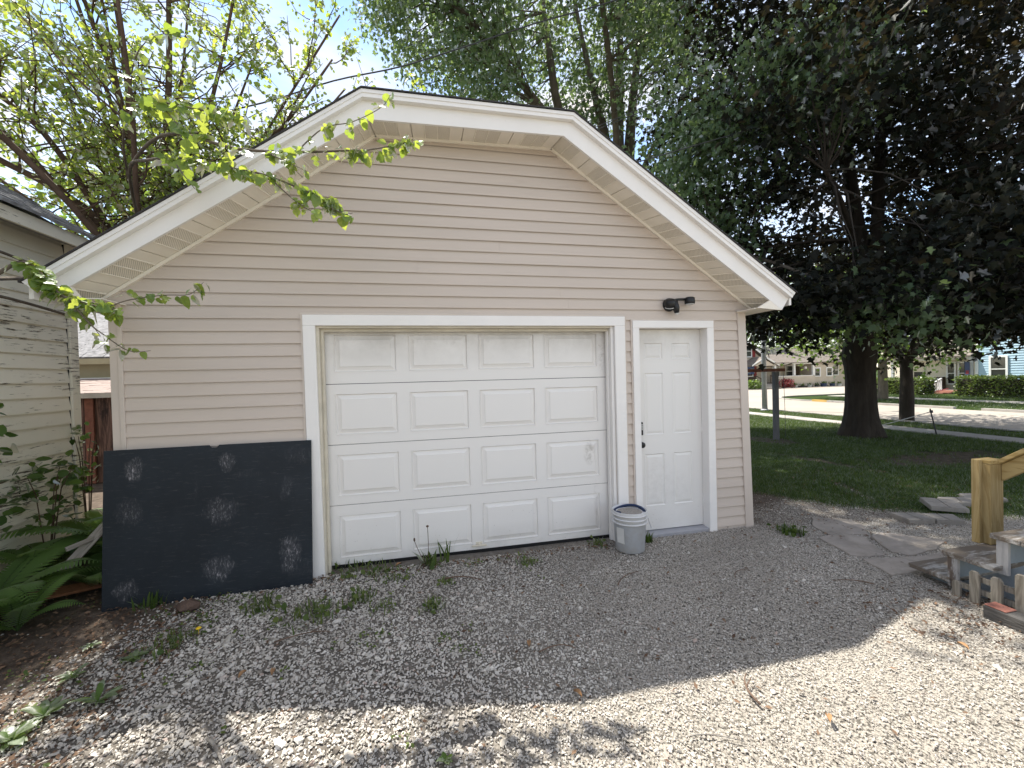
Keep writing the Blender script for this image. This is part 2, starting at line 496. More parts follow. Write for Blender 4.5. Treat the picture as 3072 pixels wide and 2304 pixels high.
def chalkboard():
    m, n, l, b = _new('chalkboard')
    b.inputs['Roughness'].default_value = 0.62
    b.inputs['Specular IOR Level'].default_value = 0.35
    t = n.new('ShaderNodeTexCoord')
    sx = n.new('ShaderNodeSeparateXYZ')
    l.new(t.outputs['Object'], sx.inputs[0])
    v = node(n, 'ShaderNodeTexNoise', in_Scale=2.2, in_Detail=7.0, in_Roughness=0.65)
    l.new(t.outputs['Object'], v.inputs['Vector'])
    base = ramp(n, [(0.3, (0.008, 0.012, 0.017)), (0.72, (0.016, 0.023, 0.031))])
    l.new(v.outputs['Fac'], base.inputs['Fac'])
    mpf = n.new('ShaderNodeMapping')
    mpf.inputs['Rotation'].default_value = (0, R(38), 0)
    mpf.inputs['Scale'].default_value = (1.0, 1, 0.32)
    l.new(t.outputs['Object'], mpf.inputs['Vector'])
    fine = node(n, 'ShaderNodeTexNoise', in_Scale=70.0, in_Detail=6.0, in_Roughness=0.8, in_Distortion=0.6)
    l.new(mpf.outputs[0], fine.inputs['Vector'])
    rf = ramp(n, [(0.42, (0.04, 0.04, 0.04)), (0.54, (0.14, 0.14, 0.14)), (0.61, (0.75, 0.75, 0.75)), (0.70, (1, 1, 1))])
    l.new(fine.outputs['Fac'], rf.inputs['Fac'])
    wob = node(n, 'ShaderNodeTexNoise', in_Scale=9.0, in_Detail=6.0, in_Roughness=0.65, in_Distortion=1.2)
    l.new(t.outputs['Object'], wob.inputs['Vector'])
    total = None
    # chalk dabs: x, z on the board (from its lower left corner), radii, strength
    for (cx, cz, rx, rz, st) in [(0.19, 1.01, .060, .095, .85), (0.17, .70, .085, .115, .36), (0.15, .13, .075, .085, .55),
                                 (0.815, 1.035, .065, .085, .7), (0.77, .66, .125, .11, .6), (0.755, .215, .115, .10, .75),
                                 (1.34, 1.06, .13, .07, .16), (1.235, .79, .055, .10, .22), (1.26, .28, .085, .17, .85), (.95, .93, .12, .03, .10), (.60, .86, .02, .14, .10), (1.32, .15, .12, .08, .15)]:
        q = []
        for ax, c_, r_ in (('X', cx, rx), ('Z', cz, rz)):
            d = node(n, 'ShaderNodeMath', operation='SUBTRACT')
            l.new(sx.outputs[ax], d.inputs[0])
            d.inputs[1].default_value = c_
            e = node(n, 'ShaderNodeMath', operation='DIVIDE')
            l.new(d.outputs[0], e.inputs[0])
            e.inputs[1].default_value = r_
            p = node(n, 'ShaderNodeMath', operation='POWER')
            p.inputs[1].default_value = 2
            ab = node(n, 'ShaderNodeMath', operation='ABSOLUTE')
            l.new(e.outputs[0], ab.inputs[0])
            l.new(ab.outputs[0], p.inputs[0])
            q.append(p)
        s = node(n, 'ShaderNodeMath', operation='ADD')
        l.new(q[0].outputs[0], s.inputs[0])
        l.new(q[1].outputs[0], s.inputs[1])
        wa = node(n, 'ShaderNodeMath', operation='MULTIPLY_ADD')
        wa.inputs[1].default_value = 3.8
        l.new(wob.outputs['Fac'], wa.inputs[0])
        l.new(s.outputs[0], wa.inputs[2])
        mr = node(n, 'ShaderNodeMapRange')
        mr.inputs['From Min'].default_value = 3.0
        mr.inputs['From Max'].default_value = 1.7
        mr.inputs['To Max'].default_value = st
        l.new(wa.outputs[0], mr.inputs['Value'])
        if total is None:
            total = mr
        else:
            mx = node(n, 'ShaderNodeMath', operation='MAXIMUM')
            l.new(total.outputs[0], mx.inputs[0])
            l.new(mr.outputs[0], mx.inputs[1])
            total = mx
    ml = node(n, 'ShaderNodeMath', operation='MULTIPLY')
    l.new(total.outputs[0], ml.inputs[0])
    l.new(rf.outputs['Color'], ml.inputs[1])
    # faint scratches and smears
    mp2 = n.new('ShaderNodeMapping')
    mp2.inputs['Scale'].default_value = (3, 1, 24)
    mp2.inputs['Rotation'].default_value = (0, R(18), 0)
    l.new(t.outputs['Object'], mp2.inputs['Vector'])
    sc = node(n, 'ShaderNodeTexNoise', in_Scale=3.0, in_Detail=9.0, in_Roughness=0.8)
    l.new(mp2.outputs[0], sc.inputs['Vector'])
    rsx = ramp(n, [(0.55, (0, 0, 0)), (0.80, (0.20, 0.20, 0.20))])
    l.new(sc.outputs['Fac'], rsx.inputs['Fac'])
    mxx = node(n, 'ShaderNodeMath', operation='MAXIMUM')
    l.new(ml.outputs[0], mxx.inputs[0])
    l.new(rsx.outputs['Color'], mxx.inputs[1])
    mix = n.new('ShaderNodeMix')
    mix.data_type = 'RGBA'
    mix.inputs['B'].default_value = (0.50, 0.47, 0.49, 1)
    l.new(mxx.outputs[0], mix.inputs['Factor'])
    l.new(base.outputs['Color'], mix.inputs['A'])
    l.new(mix.outputs['Result'], b.inputs['Base Color'])
    MATS['chalkboard'] = m


chalkboard()


def ground_mat():
    m, n, l, b = _new('ground_cover')
    b.inputs['Roughness'].default_value = 0.95
    b.inputs['Specular IOR Level'].default_value = 0.1
    geo = n.new('ShaderNodeNewGeometry')
    at = node(n, 'ShaderNodeAttribute', attribute_name='grass')
    ag = node(n, 'ShaderNodeAttribute', attribute_name='gravel')
    f = node(n, 'ShaderNodeTexNoise', in_Scale=9.0, in_Detail=10.0, in_Roughness=0.75)
    l.new(geo.outputs['Position'], f.inputs['Vector'])
    soil = ramp(n, [(0.3, (0.045, 0.035, 0.027)), (0.7, (0.16, 0.125, 0.10))])
    l.new(f.outputs['Fac'], soil.inputs['Fac'])
    g2 = node(n, 'ShaderNodeTexVoronoi', in_Scale=75.0)
    l.new(geo.outputs['Position'], g2.inputs['Vector'])
    stone = ramp(n, [(0.0, (0.44, 0.405, 0.35)), (0.45, (0.34, 0.31, 0.265)), (0.8, (0.11, 0.10, 0.085))])
    l.new(g2.outputs['Distance'], stone.inputs['Fac'])
    f3 = node(n, 'ShaderNodeTexNoise', in_Scale=2.6, in_Detail=8.0, in_Roughness=0.7)
    l.new(geo.outputs['Position'], f3.inputs['Vector'])
    gr = ramp(n, [(0.3, (0.018, 0.033, 0.009)), (0.55, (0.036, 0.058, 0.014)), (0.75, (0.065, 0.078, 0.026))])
    l.new(f3.outputs['Fac'], gr.inputs['Fac'])
    ac = node(n, 'ShaderNodeAttribute', attribute_name='coarse')
    m0 = n.new('ShaderNodeMix')
    m0.data_type = 'RGBA'
    l.new(ac.outputs['Fac'], m0.inputs['Factor'])
    l.new(stone.outputs['Color'], m0.inputs['A'])
    sg = ramp(n, [(0.3, (0.075, 0.066, 0.055)), (0.7, (0.24, 0.215, 0.185))])
    l.new(f.outputs['Fac'], sg.inputs['Fac'])
    l.new(sg.outputs['Color'], m0.inputs['B'])
    m1 = n.new('ShaderNodeMix')
    m1.data_type = 'RGBA'
    l.new(ag.outputs['Fac'], m1.inputs['Factor'])
    l.new(soil.outputs['Color'], m1.inputs['A'])
    l.new(m0.outputs['Result'], m1.inputs['B'])
    m2 = n.new('ShaderNodeMix')
    m2.data_type = 'RGBA'
    l.new(at.outputs['Fac'], m2.inputs['Factor'])
    l.new(m1.outputs['Result'], m2.inputs['A'])
    l.new(gr.outputs['Color'], m2.inputs['B'])
    l.new(m2.outputs['Result'], b.inputs['Base Color'])
    bp = node(n, 'ShaderNodeBump', in_Strength=0.8, in_Distance=0.02)
    l.new(f.outputs['Fac'], bp.inputs['Height'])
    l.new(bp.outputs[0], b.inputs['Normal'])
    MATS['ground_cover'] = m


ground_mat()


def stone_mat():
    m, n, l, b = _new('gravel_stone')
    b.inputs['Roughness'].default_value = 0.9
    b.inputs['Specular IOR Level'].default_value = 0.15
    oi = n.new('ShaderNodeObjectInfo')
    r = ramp(n, [(0.0, (0.13, 0.11, 0.09)), (0.10, (0.40, 0.37, 0.32)), (0.5, (0.56, 0.52, 0.46)), (0.92, (0.68, 0.64, 0.575)), (1.0, (0.43, 0.33, 0.28))])
    l.new(oi.outputs['Random'], r.inputs['Fac'])
    geo = n.new('ShaderNodeNewGeometry')
    d1 = node(n, 'ShaderNodeTexNoise', in_Scale=1.1, in_Detail=7.0, in_Roughness=0.68)
    l.new(geo.outputs['Position'], d1.inputs['Vector'])
    rd = ramp(n, [(0.40, (0, 0, 0)), (0.66, (0.62, 0.62, 0.62))])
    l.new(d1.outputs['Fac'], rd.inputs['Fac'])
    mx = n.new('ShaderNodeMix')
    mx.data_type = 'RGBA'
    mx.inputs['B'].default_value = (0.31, 0.28, 0.245, 1)
    l.new(rd.outputs['Color'], mx.inputs['Factor'])
    l.new(r.outputs['Color'], mx.inputs['A'])
    l.new(mx.outputs['Result'], b.inputs['Base Color'])
    MATS['gravel_stone'] = m


stone_mat()

# ------------------------------------------------------------------ geometry helpers
class MB:
    """collects shapes into one mesh"""
    def __init__(self):
        self.v, self.f = [], []

    def add(self, vs, fs):
        k = len(self.v)
        self.v += [tuple(p) for p in vs]
        self.f += [tuple(i + k for i in q) for q in fs]
        return self

    def box(self, x0, x1, y0, y1, z0, z1, M=None):
        vs = [(x0, y0, z0), (x1, y0, z0), (x1, y1, z0), (x0, y1, z0), (x0, y0, z1), (x1, y0, z1), (x1, y1, z1), (x0, y1, z1)]
        if M is not None:
            vs = [M @ Vector(p) for p in vs]
        return self.add(vs, [(0, 3, 2, 1), (4, 5, 6, 7), (0, 1, 5, 4), (1, 2, 6, 5), (2, 3, 7, 6), (3, 0, 4, 7)])

    def prism(self, poly, vec):
        """polygon (3d points, counter-clockwise seen from -vec) pushed along vec"""
        n = len(poly)
        a = [Vector(p) for p in poly]
        b = [p + Vector(vec) for p in a]
        fs = [tuple(range(n)), tuple(range(2 * n - 1, n - 1, -1))]
        fs += [(i, i + n, (i + 1) % n + n, (i + 1) % n) for i in range(n)]
        return self.add(a + b, fs)

    def tube(self, pts, radii, n=6, cap=True):
        pts = [Vector(p) for p in pts]
        if not hasattr(radii, '__len__'):
            radii = [radii] * len(pts)
        vs, fs = [], []
        up = None
        for i, p in enumerate(pts):
            d = (pts[min(i + 1, len(pts) - 1)] - pts[max(i - 1, 0)])
            if d.length < 1e-6:
                d = Vector((0, 0, 1))
            d.normalize()
            if up is None:
                up = Vector((1, 0, 0)) if abs(d.x) < 0.8 else Vector((0, 1, 0))
            s = d.cross(up)
            if s.length < 1e-4:
                s = d.orthogonal()
            s.normalize()
            t = d.cross(s)
            up = s.cross(d) if False else t * -1
            for k in range(n):
                a = 2 * math.pi * k / n
                vs.append(p + s * (math.cos(a) * radii[i]) + t * (math.sin(a) * radii[i]))
        for i in range(len(pts) - 1):
            for k in range(n):
                a, b_ = i * n + k, i * n + (k + 1) % n
                fs.append((a, b_, b_ + n, a + n))
        if cap:
            fs.append(tuple(range(n - 1, -1, -1)))
            fs.append(tuple((len(pts) - 1) * n + k for k in range(n)))
        return self.add(vs, fs)

    def lathe(self, prof, c=(0, 0, 0), n=32, M=None):
        """profile of (radius, z) turned about z"""
        vs, fs = [], []
        for r_, z in prof:
            for k in range(n):
                a = 2 * math.pi * k / n
                p = Vector((r_ * math.cos(a), r_ * math.sin(a), z))
                if M is not None:
                    p = M @ p
                vs.append(p + Vector(c))
        for i in range(len(prof) - 1):
            for k in range(n):
                a, b_ = i * n + k, i * n + (k + 1) % n
                fs.append((a, b_, b_ + n, a + n))
        fs.append(tuple(range(n - 1, -1, -1)))
        fs.append(tuple((len(prof) - 1) * n + k for k in range(n)))
        return self.add(vs, fs)

    def mesh(self, name):
        me = bpy.data.meshes.new(name)
        me.from_pydata(self.v, [], self.f)
        me.update()
        return me

    def build(self, name, mat, parent=None, smooth=False, bevel=0.0, origin=None, fix=True):
        me = self.mesh(name)
        if fix:
            bm = bmesh.new()
            bm.from_mesh(me)
            bmesh.ops.recalc_face_normals(bm, faces=bm.faces)
            bm.to_mesh(me)
            bm.free()
        if origin is not None:
            me.transform(Matrix.Translation(-Vector(origin)))
        return link(name, me, mat, parent, smooth, bevel, origin)


def link(name, me, mat, parent=None, smooth=False, bevel=0.0, origin=None):
    o = bpy.data.objects.new(name, me)
    COL.objects.link(o)
    if mat:
        me.materials.append(MATS[mat])
    if smooth:
        for p in me.polygons:
            p.use_smooth = True
    if origin is not None:
        o.location = origin
    if parent is not None:
        o.parent = parent
        base = parent
        off = Vector((0, 0, 0))
        while base is not None:
            off += base.location
            base = base.parent
        o.location = Vector(o.location) - off
        if origin is None:
            o.location = -off
    if bevel:
        b = o.modifiers.new('bevel', 'BEVEL')
        b.width = bevel
        b.segments = 1
        b.limit_method = 'ANGLE'
    return o


def tag(o, label=None, cat=None, group=None, kind=None):
    if label:
        o['label'] = label
    if cat:
        o['category'] = cat
    if group:
        o['group'] = group
    if kind:
        o['kind'] = kind
    return o


def thing(name, loc, label, cat, group=None):
    o = bpy.data.objects.new(name, None)
    o.empty_display_size = 0.2
    COL.objects.link(o)
    o.location = loc
    return tag(o, label, cat, group)


def struct(o):
    o['kind'] = 'structure'
    return o


def stuff(o):
    o['kind'] = 'stuff'
    return o


# ---- leaves: many small faces in one mesh, each turned its own way
T_OVAL = (np.array([(0, 0, 0), (.26, .22, .05), (.36, .5, .07), (.22, .8, .04), (0, 1, -.06), (-.22, .8, .04), (-.36, .5, .07), (-.26, .22, .05)], float),
          [(0, 1, 2, 3, 4), (0, 4, 5, 6, 7)])
T_MAPLE = (np.array([(0, 0, 0), (.30, .10, .02), (.22, .34, .03), (.52, .52, -.03), (.20, .62, .02), (0, 1, -.08), (-.20, .62, .02), (-.52, .52, -.03), (-.22, .34, .03), (-.30, .10, .02)], float),
           [(0, 1, 2, 4, 5), (2, 3, 4), (0, 5, 6, 8, 9), (6, 7, 8)])
T_KITE = (np.array([(0, 0, 0), (.24, .45, .04), (0, 1, -.03), (-.24, .45, .04)], float), [(0, 1, 2), (0, 2, 3)])
T_BLADE = (np.array([(-.05, 0, 0), (.05, 0, 0), (.035, .55, .03), (0, 1, .18), (-.035, .55, .03)], float), [(0, 1, 2, 4), (4, 2, 3)])


def rotmats(rng, n, droop=0.0, upbias=0.55):
    """random leaf frames: columns = width, length, normal"""
    th = rng.uniform(0, 2 * np.pi, n)
    pit = rng.normal(-droop, 0.55, n)
    L = np.stack([np.cos(th) * np.cos(pit), np.sin(th) * np.cos(pit), np.sin(pit)], 1)
    up = rng.normal(0, 1, (n, 3)) * (1 - upbias)
    up[:, 2] += upbias
    W = np.cross(L, up)
    W /= np.linalg.norm(W, axis=1)[:, None] + 1e-9
    N = np.cross(W, L)
    return np.stack([W, L, N], 2)


def leaf_mesh(name, pos, rot, size, tmpl, rnd):
    tv, tf = tmpl
    n, k = len(pos), len(tv)
    V = np.einsum('nij,kj->nki', rot, tv) * np.asarray(size)[:, None, None] + pos[:, None, :]
    V = V.reshape(-1, 3)
    loops, starts, tots = [], [], []
    base = np.arange(n) * k
    fl = np.concatenate([np.array(f) for f in tf])
    sizes = np.array([len(f) for f in tf])
    L = (base[:, None] + fl[None, :]).reshape(-1)
    tot = np.tile(sizes, n)
    start = np.concatenate([[0], np.cumsum(tot)[:-1]])
    me = bpy.data.meshes.new(name)
    me.vertices.add(len(V))
    me.vertices.foreach_set('co', V.astype(np.float32).reshape(-1))
    me.loops.add(len(L))
    me.loops.foreach_set('vertex_index', L.astype(np.int32))
    me.polygons.add(len(tot))
    me.polygons.foreach_set('loop_start', start.astype(np.int32))
    me.polygons.foreach_set('loop_total', tot.astype(np.int32))
    at = me.attributes.new('rnd', 'FLOAT', 'POINT')
    at.data.foreach_set('value', np.repeat(np.asarray(rnd), k).astype(np.float32))
    me.update(calc_edges=True)
    me.validate()
    return me


def curve_pts(a, b, sag=0.0, n=5, jit=0.0, rng=None, bow=None):
    a, b = Vector(a), Vector(b)
    out = []
    L = (b - a).length
    for i in range(n + 1):
        t = i / n
        p = a.lerp(b, t)
        p.z += sag * 4 * t * (1 - t)
        if bow is not None:
            p += Vector(bow) * (4 * t * (1 - t))
        if rng is not None and 0 < i < n:
            p += Vector(rng.normal(0, jit * L, 3))
        out.append(p)
    return out


# ------------------------------------------------------------------ ground, roads, pavements
def smooth01(x, a, b):
    t = np.clip((x - a) / (b - a), 0, 1)
    return t * t * (3 - 2 * t)


def nz2(X, Y, s, seed=0.0):
    f = np.vectorize(lambda x, y: noise.noise(Vector((x * s + seed, y * s - seed * 1.7, seed * 0.37))))
    return f(X, Y)


def masks(X, Y):
    """where gravel and grass cover the ground (0..1)"""
    X, Y = np.asarray(X, float), np.asarray(Y, float)
    n1 = nz2(X, Y, 0.9, 3.1)
    n2 = nz2(X, Y, 2.6, 8.3)
    wob = 0.35 * n1 + 0.22 * n2
    # gravel drive in front of the garage, reaching right towards the steps
    edge_y = np.where(X < 3.3, 0.25, 0.05 - 0.10 * (X - 3.3))
    g = np.maximum(smooth01(edge_y - Y + wob * 0.55, -0.12, 0.22), .55 * smooth01(.55 - Y + wob, -.2, .3) * smooth01(X, 3.4, 3.7))
    left = smooth01(X + 2.05 + 0.35 * n1 + 0.38 * (Y + 0.3).clip(-3, 0) * -0.55, -0.35, 0.55)
    g = g * left
    g = g * smooth01(22 - np.abs(X), 0, 3)
    # dirt strip running past the house corner, lawn beyond
    gr = smooth01(np.minimum((X - 4.3) * 1.2 + (Y - 0.94), (Y + 0.55 + 0.12 * (X - 5.5)) * 2) + wob * 0.8, -0.15, 0.30) * smooth01(X, 3.2, 3.7)
    bald = smooth01(np.exp(-(((X - 9.0) / 1.9) ** 2 + ((Y - 1.8) / 0.62) ** 2)) + 0.35 * n2, 0.38, 0.68)
    bald2 = smooth01(np.exp(-(((X - 7.9) / 0.6) ** 2 + ((Y - 4.4) / 0.9) ** 2)) + 0.3 * n2, 0.4, 0.7)
    bald3 = smooth01(np.exp(-(((X - 6.85 + .12 * (Y - 2.3)) / 0.16) ** 2 + ((Y - 2.3) / 1.3) ** 2)) + 0.4 * n2, 0.42, 0.72)
    bald4 = smooth01(np.exp(-(((X - 5.6 - .5 * (Y - .8)) / 0.14) ** 2 + ((Y - 0.8) / 0.7) ** 2)) + 0.45 * n2, 0.55, 0.85)
    gr = gr * (1 - 0.85 * np.maximum.reduce([bald, bald2, bald3, bald4]))
    far = smooth01(np.hypot(X, Y), 13, 16)
    gr = np.maximum(gr, far * (1 - g))
    gr = np.maximum(gr, smooth01(Y, 6.5, 8.0) * smooth01(X + 9, 0, 1) * (1 - g))
    gr = np.where((X < -2.2) & (Y < 8), np.minimum(gr, 0.25), gr)
    return np.clip(g, 0, 1), np.clip(gr, 0, 1)


def build_ground():
    def axis(lo, hi, fine):
        a = list(np.arange(lo, hi + 1e-6, fine))
        st = fine
        x = hi
        while x < 420:
            st *= 1.35
            x += st
            a.append(x)
        st, x = fine, lo
        while x > -420:
            st *= 1.35
            x -= st
            a.insert(0, x)
        return np.array(a)
    xs, ys = axis(-5, 13, 0.12), axis(-5, 11, 0.12)
    X, Y = np.meshgrid(xs, ys, indexing='ij')
    g, gr = masks(X, Y)
    near = 1 - smooth01(np.hypot(X, Y), 9, 11)
    Z = 0.006 * nz2(X, Y, 1.3, 1.0) * near
    Z = Z - 0.012 + 0.010 * gr * near
    nx, ny = len(xs), len(ys)
    vs = np.stack([X, Y, Z], -1).reshape(-1, 3)
    idx = np.arange(nx * ny).reshape(nx, ny)
    q = np.stack([idx[:-1, :-1], idx[1:, :-1], idx[1:, 1:], idx[:-1, 1:]], -1).reshape(-1, 4)
    me = bpy.data.meshes.new('ground')
    me.from_pydata(vs.tolist(), [], q.tolist())
    co = 1 - smooth01(X + 0.35 * (-Y - 1.2).clip(0, 3) - .9 * smooth01(Y, -.9, -.2) + .4 * nz2(X, Y, 1.5, 4), -0.2, 1.6)
    for nm, arr in (('grass', gr), ('gravel', g), ('coarse', co)):
        at = me.attributes.new(nm, 'FLOAT', 'POINT')
        at.data.foreach_set('value', arr.reshape(-1).astype(np.float32))
    o = link('ground', me, 'ground_cover', smooth=True)
    struct(o)
    return o


build_ground()

# street running past (along Y) with the side street turning off
arc = [(22.6 - 3.1 * math.cos(a), 14.6 + 3.1 * math.sin(a)) for a in np.linspace(0, math.pi / 2, 9)]
road_poly = [(14.2, -90), (19.5, -90), (19.5, 14.6)] + arc[1:] + [(160, 17.7), (160, 27.3), (19.5, 27.3), (19.5, 160), (14.2, 160)]
me = bpy.data.meshes.new('road')
bm = bmesh.new()
bm.faces.new([bm.verts.new((x, y, 0.004)) for x, y in road_poly])
bmesh.ops.triangulate(bm, faces=bm.faces)
bm.to_mesh(me)
bm.free()
struct(link('road', me, 'road'))


def kerb(pts, w=0.16, h=0.09):
    mb = MB()
    P = [Vector((x, y, 0)) for x, y in pts]
    L = []
    for i, p in enumerate(P):
        d = (P[min(i + 1, len(P) - 1)] - P[max(i - 1, 0)]).normalized()
        nrm = Vector((d.y, -d.x, 0))
        L.append((p, p + nrm * w))
    for i in range(len(L) - 1):
        a, b = L[i], L[i + 1]
        mb.add([a[0], b[0], b[1], a[1], a[0] + Vector((0, 0, h)), b[0] + Vector((0, 0, h)), b[1] + Vector((0, 0, h)), a[1] + Vector((0, 0, h))],
               [(4, 5, 6, 7), (0, 1, 5, 4), (2, 3, 7, 6)] + ([(3, 0, 4, 7)] if i == 0 else []) + ([(1, 2, 6, 5)] if i == len(L) - 2 else []))
    return struct(mb.build('kerb', 'concrete', smooth=False))


kerb([(19.5, -60), (19.5, 7.2)])
kerb([(19.5, 8.0), (19.5, 13.0)])
kerb([(14.2, 160), (14.2, -60)], h=0.03)
kerb([(19.5, 13.8)] + arc[0:] + [(90, 17.7)], h=0.07)
kerb([(90, 27.3), (19.5, 27.3)], h=0.06)
o = MB().box(19.5, 19.66, 13.0, 13.8, 0, 0.1).build('kerb', 'kerb_yellow')
struct(o)


def pavement(x0, x1, y0, y1, step, name='pavement', along='y'):
    """concrete walk laid in slabs with open joints"""
    root = struct(MB().box(x0 + .01, x1 - .01, y0, y1, -0.05, -0.002).build(name, 'dark_gap'))
    y = y0
    rr = random.Random(5)
    first = None
    while y < y1 - 0.1:
        e = min(y + step, y1)
        dz = rr.uniform(-0.003, 0.004)
        if along == 'y':
            s = MB().box(x0, x1, y + .012, e - .012, -0.04, 0.012 + dz)
        else:
            s = MB().box(y + .012, e - .012, x0, x1, -0.04, 0.012 + dz)
        s.build('slab', 'concrete', root)
        y = e
    return root


pavement(12.02, 12.72, -1.5, 17.0, 1.35)
pavement(24.2, 25.3, 0.0, 17.0, 1.6)

# ------------------------------------------------------------------ the garage
garage = thing('garage', (0.5, 0, 0), 'beige vinyl sided one car garage with clipped gable roof and white trim', 'garage')
G = garage
A_ = [(-2.60, 2.345), (-.40, 3.89), (1.343, 3.895), (3.61, 2.385)]        # roof line, front edge
B_ = [(-2.557, 2.306), (-.395, 3.832), (1.330, 3.836), (3.578, 2.333)]     # foot of the narrow upper band
C_ = [(-2.475, 2.257), (-.363, 3.69), (1.262, 3.716), (3.50, 2.222)]       # foot of the broad lower band
S_ = [(-2.398, 2.272), (-.336, 3.721), (1.236, 3.752), (3.399, 2.272)]     # where the soffit meets the wall
YA, YC = -0.33, -0.285
DEEP = 6.6

def lean(x0, z):
    """right end of the wall is a little out of plumb"""
    return 3.300 + (2.265 - z) * 0.027

# walls behind the boards
mb = MB()
mb.prism([(-2.31, 0.001, -.1), (-.87, 0.001, -.1), (-.87, 0.001, 2.26), (-2.31, 0.001, 2.26)], (0, .10, 0))
mb.prism([(1.83, 0.001, -.1), (2.09, 0.001, -.1), (2.09, 0.001, 2.26), (1.83, 0.001, 2.26)], (0, .10, 0))
mb.prism([(2.845, 0.001, -.1), (3.36, 0.001, -.1), (3.30, 0.001, 2.26), (2.845, 0.001, 2.26)], (0, .10, 0))
mb.prism([(-.87, 0.001, 2.105), (2.845, 0.001, 2.105), (2.845, 0.001, 2.26), (-.87, 0.001, 2.26)], (0, .10, 0))
mb.prism([(-2.31, 0.001, 2.26), (3.30, 0.001, 2.26), (3.40, 0.001, 2.30), (1.236, 0.001, 3.78), (-.336, 0.001, 3.75), (-2.39, 0.001, 2.30)], (0, .10, 0))
mb.build('wall', 'vinyl', G)
mb = MB()
mb.box(-2.31, -2.21, 0.101, DEEP - .1, -.1, 2.27)
mb.build('wall', 'vinyl', G)
mb = MB()
mb.prism([(3.26, .101, -.1), (3.36, .101, -.1), (3.30, .101, 2.27), (3.20, .101, 2.27)], (0, DEEP - .2, 0))
mb.build('wall', 'vinyl', G)
mb = MB()
mb.prism([(-2.31, DEEP - .099, -.1), (3.36, DEEP - .099, -.1), (3.30, DEEP - .099, 2.3), (.47, DEEP - .099, 4.36), (-2.31, DEEP - .099, 2.35)], (0, .1, 0))
mb.build('wall', 'vinyl', G)

# siding boards, one mesh each
def seg_at(poly, z, left):
    (x0, z0), (x1, z1) = (poly[0], poly[1]) if left else (poly[3], poly[2])
    return x0 + (x1 - x0) * (z - z0) / (z1 - z0)


def board(xa0, xa1, xb0, xb1, z0, z1):
    """xa: ends at the foot, xb: ends at the head"""
    mb = MB()
    L = [(xa0, -.0195, z0), (xb0, -.0035, z1), (xb0, -.0015, z1), (xa0, -.0178, z0)]
    Rr = [(xa1, -.0195, z0), (xb1, -.0035, z1), (xb1, -.0015, z1), (xa1, -.0178, z0)]
    mb.add(L + Rr, [(0, 1, 2, 3), (7, 6, 5, 4), (0, 4, 5, 1), (1, 5, 6, 2), (2, 6, 7, 3), (3, 7, 4, 0)])
    return mb.build('siding_board', 'vinyl', G)


EXP = 0.1016
SEAM = {25: -.02, 27: .72, 23: 1.29, 22: 1.37}
for k in range(-1, 37):
    z0 = 0.020 + EXP * k
    z1 = z0 + EXP + 0.014
    if z0 > 3.74:
        break
    z1 = min(z1, 3.752)
    zl, zh = max(z0, -.06), z1
    if z0 < 2.15:
        rl, rh = lean(0, zl) - 0.075, lean(0, zh) - 0.075
        spans = [(-2.235, -.945, -2.235, -.945), (1.925, 2.028, 1.925, 2.028), (2.912, rl, 2.912, rh)]
    elif z1 < 2.29:
        spans = [(-2.31, lean(0, zl) + .015, -2.31, lean(0, zh) + .01)]
    else:
        spans = [(seg_at(S_, max(zl, 2.275), True) - .01, seg_at(S_, max(zl, 2.275), False) + .01, seg_at(S_, zh, True) - .01, seg_at(S_, zh, False) + .01)]
        if z1 > 3.70:
            spans = [(seg_at(S_, zl, True) - .01, seg_at(S_, zl, False) + .01, -.336, 1.236)]
    for (a0, a1, b0, b1) in spans:
        if k in SEAM and z0 > 2.15:
            s = SEAM[k]
            board(a0, s, b0, s, zl, zh)
            o = board(s + .0015, a1, s + .0015, b1, zl, zh)
            o.location.y += 0.0022
        else:
            board(a0, a1, b0, b1, zl, zh)

# corner posts (two faced, with a small step)
mb = MB().prism([(-2.318, -.020, -.05), (-2.262, -.020, -.05), (-2.262, -.020, 2.262), (-2.318, -.020, 2.262)], (0, .11, 0))
mb.prism([(-2.2618, -.028, -.05), (-2.230, -.028, -.05), (-2.230, -.028, 2.262), (-2.2618, -.028, 2.262)], (0, .024, 0))
mb.build('corner_post', 'vinyl_trim', G, bevel=.003)
mb = MB()
mb.prism([(lean(0, -.1) - .090, -.028, -.09), (lean(0, -.1) - .060, -.028, -.09), (lean(0, 2.26) - .060, -.028, 2.262), (lean(0, 2.26) - .090, -.028, 2.262)], (0, .024, 0))
mb.prism([(lean(0, -.1) - .0598, -.020, -.09), (lean(0, -.1) + .012, -.020, -.09), (lean(0, 2.26) + .012, -.020, 2.262), (lean(0, 2.26) - .0598, -.020, 2.262)], (0, .11, 0))
mb.build('corner_post', 'vinyl_trim', G, bevel=.003)

